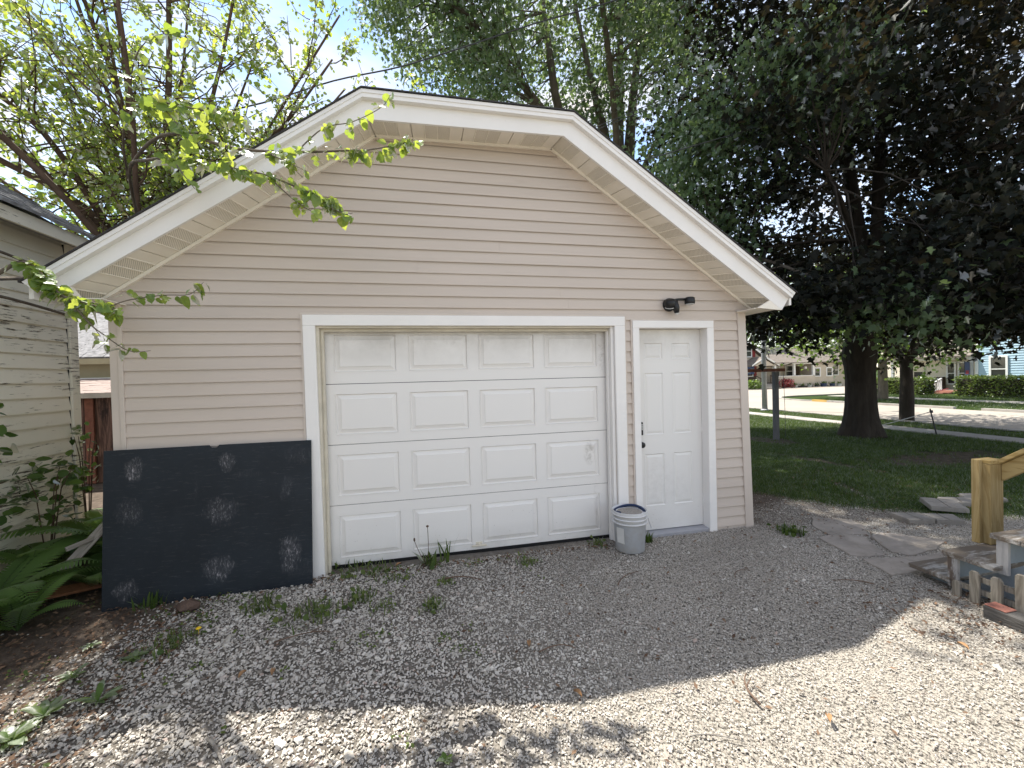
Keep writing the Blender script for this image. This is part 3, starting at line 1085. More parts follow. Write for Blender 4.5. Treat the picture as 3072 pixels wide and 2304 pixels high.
# rake bands: upper narrow band and lower broad band, each in three lengths
for i in range(3):
    a0, a1, b0, b1, c0, c1 = A_[i], A_[i + 1], B_[i], B_[i + 1], C_[i], C_[i + 1]
    MB().prism([(b0[0], YA, b0[1]), (b1[0], YA, b1[1]), (a1[0], YA, a1[1]), (a0[0], YA, a0[1])], (0, .0445, 0)).build('rake_board', 'white_trim', G)
    e0, e1 = .016, .016
    dn = Vector((a1[1] - a0[1], 0, -(a1[0] - a0[0]))).normalized() * .018
    if i == 0:
        dn = Vector((.010, 0, -.015))
    if i == 2:
        dn = Vector((-.010, 0, -.015))
    # a thin drip edge, proud of the upper band
    m0 = Vector((a0[0] * .55 + b0[0] * .45, 0, a0[1] * .55 + b0[1] * .45))
    m1 = Vector((a1[0] * .55 + b1[0] * .45, 0, a1[1] * .55 + b1[1] * .45))
    MB().prism([(m0.x, YA - .006, m0.z), (m1.x, YA - .006, m1.z), (a1[0], YA - .006, a1[1] + .001), (a0[0], YA - .006, a0[1] + .001)], (0, .0055, 0)).build('drip_edge', 'white_trim', G)
    MB().prism([(c0[0], YC, c0[1]), (c1[0], YC, c1[1]), (b1[0], YC, b1[1] + .002), (b0[0], YC, b0[1] + .002)], (0, .022, 0)).build('fascia', 'white_trim', G)
    # trim strip under the soffit along the wall
    s0, s1 = S_[i], S_[i + 1]
    dv = Vector((s1[0] - s0[0], 0, s1[1] - s0[1])).normalized()
    nv = Vector((dv.z, 0, -dv.x)) * .024
    MB().prism([(s0[0] + nv.x, -.026, s0[1] + nv.z), (s1[0] + nv.x, -.026, s1[1] + nv.z), (s1[0], -.026, s1[1]), (s0[0], -.026, s0[1])], (0, .022, 0)).build('soffit_trim', 'soffit', G)
    # soffit pieces, two vented and two plain by turns
    Cv0, Cv1 = Vector((c0[0], 0, c0[1] + .012)), Vector((c1[0], 0, c1[1] + .012))
    Sv0, Sv1 = Vector((s0[0], 0, s0[1])), Vector((s1[0], 0, s1[1]))
    n = max(1, round((Sv1 - Sv0).length / .1017))
    up = Vector((-dv.z, 0, dv.x)) * .010
    for j in range(n):
        t0, t1 = j / n, (j + 1) / n
        g0, g1 = t0 + .030 / n, t1 - .030 / n
        yC, yS = YC + .022, -.004
        q = []
        for t, nm in ((g0, 0), (g1, 1)):
            pc = Cv0.lerp(Cv1, t)
            ps = Sv0.lerp(Sv1, t)
            q.append((Vector((pc.x, yC, pc.z)), Vector((ps.x, yS, ps.z))))
        poly = [q[0][0], q[1][0], q[1][1], q[0][1]]
        ph = (j + (1 if i == 0 else 0)) % 4
        mat_ = 'soffit_vented' if ph in (0, 1) else 'soffit'
        ctr = sum(poly, Vector()) / 4
        # built flat in its own frame so that the perforation lies in its plane
        ex = dv
        ey = (q[0][1] - q[0][0]).normalized()
        ez = ex.cross(ey).normalized()
        ey = ez.cross(ex)
        Mw = Matrix((ex, ey, ez)).transposed()
        loc = [Mw.transposed() @ (p - ctr) for p in poly]
        me_ = MB().prism(loc, (0, 0, .010)).mesh('soffit_panel')
        o = link('soffit_panel', me_, mat_, G, origin=ctr)
        o.rotation_euler = Mw.to_euler()
        # raised rib at the seam
        if j and ph in (0, 1, 2):
            a = Cv0.lerp(Cv1, t0)
            b_ = Sv0.lerp(Sv1, t0)
            MB().tube([(a.x, yC, a.z - .001), (b_.x, yS - .02, b_.z - .001)], .005, 5).build('soffit_rib', 'soffit', G)
    # backing above the soffit
    MB().prism([Cv0 + Vector((0, YC + .022, .02)), Cv1 + Vector((0, YC + .022, .02)), Sv1 + Vector((0, -.001, .02)), Sv0 + Vector((0, -.001, .02))], (0, 0, .004)).build('soffit_backing', 'soffit', G)

# closed eave ends
mb = MB().prism([(-2.475, YC + .001, 2.256), (-2.31, YC + .001, 2.256), (-2.36, YC + .001, 2.33), (-2.47, YC + .001, 2.262)], (0, .02, 0))
mb.box(-2.475, -2.20, YC + .024, -.001, 2.250, 2.257)
mb.box(-2.475, -2.32, .001, DEEP, 2.250, 2.257)
mb.build('eave_box', 'soffit', G)
mb = MB().prism([(3.22, YC + .001, 2.240), (3.49, YC + .001, 2.221), (3.495, YC + .001, 2.225), (3.36, YC + .001, 2.315)], (0, .02, 0))
mb.box(3.20, 3.50, YC + .024, -.001, 2.236, 2.243)
mb.box(3.32, 3.50, .001, DEEP, 2.236, 2.243)
mb.build('eave_box', 'soffit', G)
MB().box(-2.60, -2.575, YA + .045, DEEP, 2.24, 2.335).build('fascia', 'white_trim', G)
MB().box(3.585, 3.61, YA + .045, DEEP, 2.27, 2.372).build('fascia', 'white_trim', G)

# roof with its clipped (hipped) end
e = .012
L0, L1, R1, R0 = (-2.615, YA - .015, 2.347), (-.40, YA - .015, 3.902), (1.343, YA - .015, 3.907), (3.625, YA - .015, 2.387)
apex = (.47, .62, 4.50)
back = (.47, DEEP + .2, 4.50)
Lb, Rb = (-2.62, DEEP + .2, 2.345), (3.63, DEEP + .2, 2.39)
mb = MB()
for quad in ([L0, L1, apex, back, Lb], [R1, R0, Rb, back, apex], [L1, R1, apex]):
    top = [Vector(p) + Vector((0, 0, .004)) for p in quad]
    bot = [Vector(p) + Vector((0, 0, -.008)) for p in quad]
    n = len(quad)
    mb.add(top + bot, [tuple(range(n)), tuple(range(2 * n - 1, n - 1, -1))] + [(i, i + n, (i + 1) % n + n, (i + 1) % n) for i in range(n)])
mb.build('roof', 'shingle_dark', G)

# garage door opening: casing, jambs, stops
MB().box(-.956, 1.936, -.034, -.0005, 2.095, 2.185).build('casing', 'white_trim', G, bevel=.003)
MB().prism([(-.949, -.034, -.02), (-.846, -.034, -.02), (-.861, -.034, 2.0945), (-.956, -.034, 2.0945)], (0, .0335, 0)).build('casing', 'white_trim', G, bevel=.003)
MB().prism([(1.834, -.034, -.02), (1.936, -.034, -.02), (1.936, -.034, 2.0945), (1.827, -.034, 2.0945)], (0, .0335, 0)).build('casing', 'white_trim', G, bevel=.003)
for (x0, x1, z0, z1) in ((-.975, 1.955, 2.1855, 2.204), (-.972, -.9565, -.02, 2.185), (1.9365, 1.951, -.02, 2.185)):
    MB().box(x0, x1, -.024, -.001, z0, z1).build('trim_channel', 'vinyl_trim', G)
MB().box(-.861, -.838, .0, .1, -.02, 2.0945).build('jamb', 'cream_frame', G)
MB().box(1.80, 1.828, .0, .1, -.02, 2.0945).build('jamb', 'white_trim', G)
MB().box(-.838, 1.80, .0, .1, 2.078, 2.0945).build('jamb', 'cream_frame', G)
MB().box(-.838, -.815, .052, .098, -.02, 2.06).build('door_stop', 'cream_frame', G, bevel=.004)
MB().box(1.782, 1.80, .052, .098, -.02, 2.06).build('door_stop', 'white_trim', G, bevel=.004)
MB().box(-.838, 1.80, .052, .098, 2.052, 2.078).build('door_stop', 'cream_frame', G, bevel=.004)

# the sectional door: four sections of four raised panels
YD = .120
gdoor = thing('garage_door', (.49, YD, 0), None, None)
gdoor.parent = garage
gdoor.location = (-.01, YD, 0)
PX = [(-.752, -.222), (-.122, .418), (.516, 1.060), (1.156, 1.706)]
SECS = [(.017, .536, .072, .452), (.541, 1.068, .616, .986), (1.073, 1.600, 1.155, 1.520), (1.605, 2.10, 1.704, 2.037)]
for zi, (z0, z1, p0, p1) in enumerate(SECS):
    mb = MB()
    xs = [-.845] + [v for p in PX for v in p] + [1.825]
    for i in range(0, len(xs), 2):
        mb.box(xs[i], xs[i + 1], YD, YD + .018, p0, p1)
    mb.box(xs[0], xs[-1], YD, YD + .018, z0, p0)
    mb.box(xs[0], xs[-1], YD, YD + .018, p1, z1)
    mb.box(xs[0], xs[-1], YD + .0185, YD + .04, z0, z1)
    mb.build('door_section', 'garage_door_paint', gdoor)
    for (x0, x1) in PX:
        def ring(d, y):
            return [(x0 + d, y, p0 + d), (x1 - d, y, p0 + d), (x1 - d, y, p1 - d), (x0 + d, y, p1 - d)]
        rings = [ring(0, YD - .0015), ring(.006, YD - .003), ring(.013, YD + .013), ring(.047, YD + .001), ring(.051, YD - .0035)]
        vs = [v for r_ in rings for v in r_]
        fs = []
        for i in range(len(rings) - 1):
            for k in range(4):
                a, b_ = i * 4 + k, i * 4 + (k + 1) % 4
                fs.append((a, b_, b_ + 4, a + 4))
        fs.append((16, 17, 18, 19))
        MB().add(vs, fs).build('raised_panel', 'garage_door_paint', gdoor)
for (z0, z1) in ((.536, .541), (1.068, 1.073), (1.600, 1.605)):
    MB().box(-.845, 1.825, YD + .012, YD + .03, z0, z1).build('joint', 'dark_gap', gdoor)
mb = MB().box(.405, .545, YD - .030, YD - .012, .052, .066)
mb.box(.445, .505, YD - .004, YD, .045, .088)
mb.tube([(.475, YD - .002, .064), (.475, YD - .024, .064)], .012, 8)
mb.build('lift_handle', 'cream_frame', gdoor, bevel=.003)
MB().box(-.845, 1.825, YD - .004, YD + .03, -.02, .0165).build('bottom_seal', 'black_plastic', gdoor)

# entry door beside it
YE = .08
MB().box(2.018, 2.921, -.034, -.0005, 2.075, 2.147).build('casing', 'white_trim', G, bevel=.003)
MB().box(2.018, 2.088, -.034, -.0005, -.02, 2.0745).build('casing', 'white_trim', G, bevel=.003)
MB().prism([(2.838, -.034, -.03), (2.922, -.034, -.03), (2.921, -.034, 2.0745), (2.844, -.034, 2.0745)], (0, .0335, 0)).build('casing', 'white_trim', G, bevel=.003)
for (x0, x1, z0, z1) in ((2.000, 2.937, 2.1475, 2.164), (2.003, 2.0175, -.02, 2.147), (2.9225, 2.935, -.02, 2.147)):
    MB().box(x0, x1, -.024, -.001, z0, z1).build('trim_channel', 'vinyl_trim', G)
MB().box(2.8445, 2.866, .0, .16, -.02, 2.0745).build('jamb', 'white_trim', G)
MB().box(2.066, 2.0875, .0, .16, -.02, 2.0745).build('jamb', 'white_trim', G)
MB().box(2.066, 2.866, .0, .16, 2.0755, 2.095).build('jamb', 'white_trim', G)
MB().box(2.088, 2.844, -.02, .14, -.03, .022).build('threshold', 'galvanised', G, bevel=.004)
edoor = thing('entry_door', (2.46, YE, 0), None, None)
edoor.parent = garage
edoor.location = (1.96, YE, 0)
DP = [(2.190, 2.410, 1.764, 1.942), (2.506, 2.728, 1.764, 1.942), (2.186, 2.412, .996, 1.638), (2.504, 2.734, .996, 1.638), (2.178, 2.412, .268, .814), (2.502, 2.732, .268, .814)]
mb = MB()
X0, X1 = 2.0885, 2.8415
mb.box(X0, X1, YE, YE + .012, .030, .268)
mb.box(X0, X1, YE, YE + .012, .814, .996)
mb.box(X0, X1, YE, YE + .012, 1.638, 1.764)
mb.box(X0, X1, YE, YE + .012, 1.942, 2.072)
for (za, zb, pl, pr) in ((.268, .814, DP[4], DP[5]), (.996, 1.638, DP[2], DP[3]), (1.764, 1.942, DP[0], DP[1])):
    mb.box(X0, pl[0], YE, YE + .012, za, zb)
    mb.box(pl[1], pr[0], YE, YE + .012, za, zb)
    mb.box(pr[1], X1, YE, YE + .012, za, zb)
mb.box(X0, X1, YE + .0125, YE + .044, .030, 2.072)
mb.build('door_slab', 'entry_door_paint', edoor)
for (x0, x1, p0, p1) in DP:
    def ring(d, y):
        return [(x0 + d, y, p0 + d), (x1 - d, y, p0 + d), (x1 - d, y, p1 - d), (x0 + d, y, p1 - d)]
    rings = [ring(0, YE - .0006), ring(.007, YE - .001), ring(.018, YE + .007), ring(.040, YE + .001), ring(.044, YE + .0005)]
    vs = [v for r_ in rings for v in r_]
    fs = []
    for i in range(4):
        for k in range(4):
            a, b_ = i * 4 + k, i * 4 + (k + 1) % 4
            fs.append((a, b_, b_ + 4, a + 4))
    fs.append((16, 17, 18, 19))
    MB().add(vs, fs).build('raised_panel', 'entry_door_paint', edoor)
kp = MB().box(2.104, 2.158, YE - .028, YE - .0005, 1.006, 1.138).build('keypad_lock', 'black_plastic', edoor, bevel=.005)
mb = MB()
for r_ in range(4):
    for c_ in range(2):
        mb.lathe([(.0075, 0), (.0075, .003)], (2.120 + c_ * .022, YE - .0285, 1.065 + r_ * .016), 8, Matrix.Rotation(R(90), 4, 'X').to_3x3())
mb.build('keypad_button', 'lens_white', kp)
kn = MB().lathe([(.033, 0), (.033, .010), (.014, .016), (.012, .034), (.024, .040), (.030, .050), (.029, .062), (.018, .070)], (2.130, YE, .912), 20, Matrix.Rotation(R(90), 3, 'X'))
kn.build('door_knob', 'black_plastic', edoor, smooth=True)
for z in (.30, 1.05, 1.83):
    MB().tube([(2.8435, YE - .006, z - .045), (2.8435, YE - .006, z + .045)], .006, 8).build('hinge', 'white_trim', edoor)

# ------------------------------------------------------------------ security light on the wall
sl = thing('security_light', (2.45, -.02, 2.30), 'black twin head security light on the siding above the entry door', 'wall light')
MY = Matrix.Rotation(R(90), 3, 'X')
MB().lathe([(.066, .0), (.066, .018), (.058, .030), (.02, .034)], (2.425, -.014, 2.305), 24, MY).build('base_plate', 'black_plastic', sl, smooth=False)
mb = MB().tube([(2.440, -.045, 2.330), (2.452, -.075, 2.32), (2.462, -.085, 2.262), (2.470, -.082, 2.215)], [.026, .034, .034, .022], 14)
mb.build('motion_sensor', 'black_plastic', sl, smooth=True)
MB().lathe([(.016, -.012), (.022, 0), (.022, .004)], (2.470, -.082, 2.212), 14).build('sensor_lens', 'lens_white', sl)
MB().tube([(2.44, -.05, 2.345), (2.50, -.07, 2.352), (2.56, -.085, 2.352)], .012, 8).build('arm', 'black_plastic', sl, smooth=True)
h1 = MB().lathe([(.034, .0), (.047, -.008), (.050, -.05), (.047, -.066)], (2.610, -.09, 2.372), 24).build('lamp_head', 'black_plastic', sl, smooth=True)
MB().lathe([(.042, -.067), (.044, -.072), (.03, -.076)], (2.610, -.09, 2.372), 24).build('lamp_lens', 'lens_white', h1)
MX = Matrix.Rotation(R(-18), 3, 'Y') @ Matrix.Rotation(R(28), 3, 'X')
h2 = MB().lathe([(.034, .0), (.050, -.008), (.054, -.05), (.050, -.070)], (2.398, -.085, 2.345), 24, MX).build('lamp_head', 'black_plastic', sl, smooth=True)
MB().lathe([(.051, -.071), (.053, -.076), (.03, -.080)], (2.398, -.085, 2.345), 24, MX).build('lamp_lens', 'lens_white', h2)

# ------------------------------------------------------------------ chalkboard leaning on the wall
W_, H_ = 1.42, 1.172
me_ = bpy.data.meshes.new('chalkboard')
mb = MB()
notch = [(0, 0), (W_, 0), (W_, H_), (.755, H_), (.745, H_ - .014), (.735, H_ - .020), (.70, H_ - .020), (.69, H_ - .008), (.685, H_), (0, H_ - .004)]
mb.prism([(x, 0, z) for x, z in notch], (0, .016, 0))
o = mb.build('chalkboard', 'chalkboard', bevel=.002)
o.location = (-2.337, -.172, -.012)
o.rotation_euler = (R(-3.7), R(.35), R(1.5))
tag(o, 'large dark slate chalkboard with chalk smudges leaning on the garage wall', 'chalkboard')

# ------------------------------------------------------------------ bucket
bk = thing('bucket', (1.845, -.215, 0), 'white plastic bucket of sand standing between the two garage doors', 'bucket')
bc = (1.845, -.215, 0)
MB().lathe([(.118, .004), (.128, .0), (.131, .01), (.146, .255), (.1465, .262), (.142, .262), (.128, .016), (.0, .016)], bc, 40).build('body', 'bucket_grey', bk, smooth=True)
mb = MB()
for z, r_ in ((.262, .160), (.300, .162), (.338, .165)):
    mb.lathe([(.142, z), (r_, z), (r_ + .001, z + .007), (.148, z + .010)], bc, 40)
mb.lathe([(.1465, .255), (.1515, .37), (.158, .372), (.158, .366), (.156, .36), (.1565, .348), (.145, .34), (.142, .262)], bc, 40)
mb.build('rim', 'bucket_white', bk, smooth=True)
mb = MB().lathe([(.142, .335), (.142, .343), (.09, .352), (.03, .348), (.0, .350)], bc, 28)
mb.build('sand', 'bucket_sand', bk, smooth=True)
pts = [(bc[0] + .137 * math.cos(a), bc[1] + .137 * math.sin(a), .357 + .012 * math.sin(a * 2)) for a in np.linspace(-.35, 3.6, 16)]
MB().tube(pts, .012, 7).build('blue_liner', 'blue_cloth', bk, smooth=True)
mb = MB().tube([(bc[0] + .155, bc[1] - .02, .30), (bc[0] + .172, bc[1] - .02, .29), (bc[0] + .176, bc[1] - .04, .25), (bc[0] + .166, bc[1] - .09, .215), (bc[0] + .160, bc[1] - .10, .212)], .003, 6)
mb.build('handle', 'galvanised', bk)
mb = MB().box(-.038, .038, -.0005, .0015, -.07, .07)
o = mb.build('label', 'pot_white', bk)
o.location = (-.128, -.068, .16)
o.rotation_euler = (R(3), 0, R(-62))

# ------------------------------------------------------------------ the old shed on the left
shed = thing('shed', (-5.2, -1.2, 0), 'old shed with peeling pale green clapboards left of the garage', 'shed')
XS, YS1, YS0 = -3.5, 1.41, -4.2
MB().box(-7.4, XS - .03, YS0, YS1 - .03, -.2, 3.12).build('wall', 'shed_paint', shed)
rr = random.Random(3)
zb = -.10
while zb < 3.05:
    z1 = zb + .137
    sag = rr.uniform(-.006, .006)
    mb = MB()
    for (ya, yb) in ((YS0, -1.3 + sag * 40), (-1.297 + sag * 40, YS1 - .09)):
        mb.prism([(XS - .028, ya, zb), (XS + .004, ya, zb + sag * .4), (XS + .004, ya, zb + .008), (XS - .014, ya, min(z1, 3.10) + .008)], (0, yb - ya - .004, 0))
    mb.build('clapboard', 'shed_paint', shed)
    zb = z1
mb = MB().box(XS - .05, XS + .020, YS1 - .088, YS1 + .012, -.1, 3.10)
mb.build('corner_board', 'shed_paint', shed, bevel=.004)
MB().box(XS - .02, XS - .004, YS1 - .094, YS1 - .0885, -.1, 3.08).build('open_joint', 'dark_gap', shed)
MB().box(XS + .006, XS + .20, YS0 - .2, YS1 + .10, 3.085, 3.10).build('soffit', 'house_grey', shed)
MB().box(XS + .20, XS + .225, YS0 - .2, YS1 + .12, 3.02, 3.135).build('fascia', 'shed_paint', shed)
# shingle courses stepping up the slope
for k in range(26):
    x1 = XS + .27 - k * .125
    zz_ = 3.135 + k * .125 * .62
    n = 1
    mb = MB()
    y = YS0 - .2
    while y < YS1 + .13:
        w = rr.uniform(.16, .34)
        dz = rr.uniform(0, .007)
        ye = min(y + w, YS1 + .14)
        mb.prism([(x1 + rr.uniform(-.006, .006), y, zz_ + dz), (x1, y, zz_ + .030 + dz), (x1 - .22, y, zz_ + .22 * .62 + .012), (x1 - .22, y, zz_ + .22 * .62 - .002)], (0, ye - y - .008, 0))
        y = ye
    mb.build('shingle_course', 'shingle_grey', shed)
mb = MB().prism([(-7.4, YS1 - .03, 3.1), (XS, YS1 - .03, 3.1), (-5.45, YS1 - .03, 4.3)], (0, -.05, 0))
mb.prism([(XS + .2, YS0, 3.10), (-5.45, YS0, 4.47), (-5.45, YS0, 4.44), (XS + .1, YS0, 3.08)], (0, YS1 - YS0, 0))
mb.prism([(-7.7, YS0, 3.10), (-5.45, YS0, 4.47), (-5.45, YS0, 4.44), (-7.6, YS0, 3.08)], (0, YS1 - YS0, 0))
mb.build('roof_deck', 'shed_paint', shed)

# ------------------------------------------------------------------ sheds seen through the gap
ob = thing('outbuilding', (-6.9, 7.2, 0), 'beige outbuilding with a grey shingled roof seen through the gap behind the sheds', 'outbuilding')
MB().box(-10.5, -3.6, 6.0, 10.0, 0, 2.18).build('wall', 'shed_beige', ob)
for k in range(14):
    yk = 5.80 + k * .16
    zk = 2.22 + k * .16 * .62
    mb = MB()
    x = -10.7
    while x < -3.4:
        w = rr.uniform(.25, .45)
        mb.prism([(x, yk, zk), (x + w - .012, yk, zk), (x + w - .012, yk + .26, zk + .16), (x, yk + .26, zk + .16)], (0, -.002, .014))
        x += w
    mb.build('shingle_course', 'shingle_grey', ob)
MB().prism([(-10.7, 5.82, 2.19), (-3.4, 5.82, 2.19), (-3.4, 8.0, 3.55), (-10.7, 8.0, 3.55)], (0, 0, .02)).build('roof', 'shingle_grey', ob)
MB().prism([(-10.7, 8.0, 3.57), (-3.4, 8.0, 3.57), (-3.4, 10.3, 2.15), (-10.7, 10.3, 2.15)], (0, 0, .02)).build('roof', 'shingle_grey', ob)
MB().box(-10.7, -3.4, 5.78, 5.80, 2.09, 2.20).build('fascia', 'shed_beige', ob)
lt = thing('lean_to', (-6.2, 5.0, 0), 'low brown lean-to with a pale pink shingled roof in front of the beige outbuilding', 'lean-to')
for k in range(6):
    yk = 4.55 + k * .2
    zk = 1.53 + k * .2 * .21
    mb = MB()
    x = -8.6
    while x < -4.0:
        w = rr.uniform(.25, .4)
        mb.prism([(x, yk, zk + rr.uniform(0, .012)), (x + w - .01, yk, zk), (x + w - .01, yk + .26, zk + .055), (x, yk + .26, zk + .055)], (0, 0, .016))
        x += w
    mb.build('shingle_course', 'shingle_pink', lt)
MB().prism([(-8.6, 4.6, 1.515), (-4.0, 4.6, 1.515), (-4.0, 5.99, 1.79), (-8.6, 5.99, 1.79)], (0, 0, .012)).build('roof', 'shingle_pink', lt)
MB().box(-8.6, -4.0, 4.535, 4.55, 1.46, 1.54).build('fascia', 'concrete', lt)
MB().box(-8.5, -4.1, 5.9, 5.995, 1.785, 1.83).build('flashing', 'house_white', lt)
for i in range(14):
    x = -8.5 + i * .315
    MB().box(x + .004, x + .311, 4.70 + rr.uniform(0, .008), 4.74, 0, 1.53).build('board', 'red_brown_door', lt)
MB().box(-5.62, -5.50, 4.66, 4.695, 0, 1.52).build('door_post', 'rust', lt)

# ------------------------------------------------------------------ steps, railing and picket fence at the right
st = thing('porch_steps', (3.7, -1.5, 0), 'weathered white painted porch steps at the right edge', 'steps')
TR = [(3.67, -1.235, -1.50, .095), (3.66, -1.455, -1.745, .285), (3.72, -1.685, -1.99, .485), (3.74, -1.92, -2.24, .685), (3.74, -2.16, -2.50, .885)]
for (x0, yf, yn, zt) in TR:
    a = MB().box(x0, 4.95, yn, yn + (yf - yn) * .49, zt - .034, zt)
    a.build('tread_board', 'peeling_white_x', st, bevel=.004)
    MB().box(x0 + .006, 4.95, yn + (yf - yn) * .51, yf, zt - .035, zt - .002).build('tread_board', 'peeling_white_x', st, bevel=.004)
for i in range(4):
    x0, yf, yn, zt = TR[i + 1]
    zl = TR[i][3]
    MB().box(x0 + .045, 4.90, yf - .055, yf - .030, zl, zt - .036).build('riser', 'skirt_blue', st)
    MB().box(x0 + .02, x0 + .0445, yf - .085, yf - .028, zl - .06, zt - .036).build('riser_end', 'peeling_white_z', st)
MB().prism([(3.80, -1.27, -.02), (3.80, -2.6, -.02), (3.80, -2.6, .84), (3.80, -2.20, .645), (3.80, -1.98, .445), (3.80, -1.74, .245), (3.80, -1.50, .055)], (.03, 0, 0)).build('skirt_panel', 'skirt_blue', st)

rl = thing('stair_railing', (4.05, -1.45, 0), 'new yellow pine handrail beside the weathered steps', 'railing')
MB().box(4.050, 4.083, -1.455, -1.405, .284, .915).build('post', 'lumber_z', rl, bevel=.004)
MB().box(4.0845, 4.215, -1.50, -1.41, .284, .885).build('post', 'lumber_z', rl, bevel=.005)
MB().box(4.0840, 4.2155, -1.501, -1.409, .8862, .916).build('post_cap', 'lumber_y', rl, bevel=.004)
slope = .80
def rail(x0, x1, y0, L, z0, h, name):
    dy = -L
    dz = L * slope
    MB().prism([(x0, y0, z0), (x1, y0, z0), (x1, y0, z0 + h), (x0, y0, z0 + h)], (0, dy, dz)).build(name, 'lumber_y', rl, bevel=.004)
rail(4.19, 4.228, -1.50, 1.3, .755, .125, 'rail')
rail(4.155, 4.26, -1.50, 1.3, .882, .036, 'handrail_cap')
for k in range(5):
    y = -1.735 - k * .22
    zt = [.485, .685, .885, 1.05, 1.2][k]
    MB().box(4.232, 4.270, y - .019, y + .019, zt, .78 + (-y - 1.50) * slope + .06).build('baluster', 'lumber_z', rl)

pf = thing('picket_fence', (3.62, -1.7, 0), 'short weathered wooden picket fence running along the side of the steps', 'fence')
PK = [(3.655, -1.545, .10, .042), (3.645, -1.650, .215, .048), (3.640, -1.765, .225, .05), (3.63, -1.885, .30, .05), (3.625, -2.005, .32, .05), (3.62, -2.12, .32, .05), (3.615, -2.24, .32, .05)]
for i, (x, y, h, w) in enumerate(PK):
    hw = w / 2 * 1.15
    out = [(x, y + hw, -.03), (x, y - hw, -.03), (x, y - hw, h - .02), (x, y - hw * .6, h), (x, y + hw * .6, h), (x, y + hw, h - .02)]
    o = MB().prism(out, (.018, 0, 0)).build('picket', 'picket', pf, bevel=.003)
for (z0, z1, ya, za) in ((.060, .095, -1.53, .0), (.145, .18, -1.64, 0)):
    MB().box(3.668, 3.690, -2.3, ya, z0, z1).build('fence_rail', 'picket', pf)

pl = thing('timber_edging', (3.62, -1.85, 0), 'dark timber baulk with a red brick on top below the picket fence', 'timber')
MB().box(3.50, 3.60, -2.75, -1.775, -.02, .075).build('baulk', 'timber_dark', pl, bevel=.006)
br = MB().box(3.502, 3.598, -1.885, -1.78, .0755, .084).build('brick', 'brick_red', None, bevel=.004)
tag(br, 'worn red brick lying flat on the end of the dark timber', 'brick')

# ------------------------------------------------------------------ pavers and flagstones
PV = [((4.93, -.20), (5.21, -.30), (5.13, -.50), (4.87, -.44), .045, 'pale square concrete paver nearest the garage, sunlit, in the stepping path'),
      ((5.225, -.30), (5.50, -.42), (5.36, -.60), (5.14, -.505), .040, 'square concrete paver second from the garage in the stepping path'),
      ((5.62, -.03), (5.92, -.16), (5.78, -.40), (5.46, -.25), .085, 'tilted concrete paver raised above its neighbours near the lumber post'),
      ((6.02, .05), (6.40, -.08), (6.18, -.26), (5.86, -.12), .05, 'farther grey concrete paver in the lawn behind the tilted one'),
      ((6.45, .10), (6.86, -.04), (6.66, -.24), (6.25, -.10), .045, 'last grey concrete paver of the path, partly behind the lumber post')]
for (p0, p1, p2, p3, h, lab) in PV:
    P4 = [Vector((*p, h)) for p in (p0, p1, p2, p3)]
    mid0, mid1 = (P4[0] + P4[1]) / 2, (P4[3] + P4[2]) / 2
    c = sum(P4, Vector()) / 4
    root = None
    cen = [(P4[0] + P4[3]) / 2, (P4[1] + P4[2]) / 2]
    tilt = (lambda p: p) if h < .08 else (lambda p: p + Vector((0, 0, (p.y + .2) * .12)))
    mb = MB().prism([tilt(p * 1 + (c - p) * .01) - Vector((0, 0, .05)) for p in P4], (0, 0, .043))
    root = mb.build('concrete_paver', 'paver', bevel=.004)
    quads = [(P4[0], mid0, (mid0 + mid1) / 2, cen[0]), (mid0, P4[1], cen[1], (mid0 + mid1) / 2), (cen[0], (mid0 + mid1) / 2, mid1, P4[3]), ((mid0 + mid1) / 2, cen[1], P4[2], mid1)]
    for q in quads:
        qc = sum(q, Vector()) / 4
        MB().prism([tilt(p + (qc - p).normalized() * .006) - Vector((0, 0, .008)) for p in q], (0, 0, .010)).build('paver_face', 'paver', root, bevel=.002)
    tag(root, lab, 'paver', 'concrete pavers of the stepping path')
FL = [([(4.14, .0), (4.42, -.16), (4.44, -.30), (4.20, -.52), (3.84, -.42), (3.92, -.2)], 'flat broken flagstone farthest from the steps, beside the gravel edge'),
      ([(3.69, -.47), (3.99, -.45), (4.10, -.58), (3.87, -.93), (3.70, -.92), (3.60, -.86)], 'long grey flagstone lying nearest the gravel drive'),
      ([(4.19, -.56), (4.40, -.55), (4.72, -.84), (4.40, -.95), (4.07, -.99), (3.98, -.9)], 'pale tan flagstone in the sun beside the first step'),
      ([(3.62, -.95), (4.06, -1.02), (4.36, -1.04), (4.1, -1.20), (3.78, -1.22), (3.52, -1.22)], 'flagstone slab lying at the foot of the lowest step')]
for k, (poly, lab) in enumerate(FL):
    vs = []
    rr2 = random.Random(40 + k)
    for i, p in enumerate(poly):
        q = poly[(i + 1) % len(poly)]
        for t in (0, .33, .66):
            vs.append((p[0] + (q[0] - p[0]) * t + rr2.uniform(-.012, .012), p[1] + (q[1] - p[1]) * t + rr2.uniform(-.012, .012), -.045))
    vs = vs[::-1]
    o = MB().prism(vs, (0, 0, .052)).build('flagstone', 'flagstone', bevel=.004)
    tag(o, lab, 'flagstone', 'flagstones by the steps')

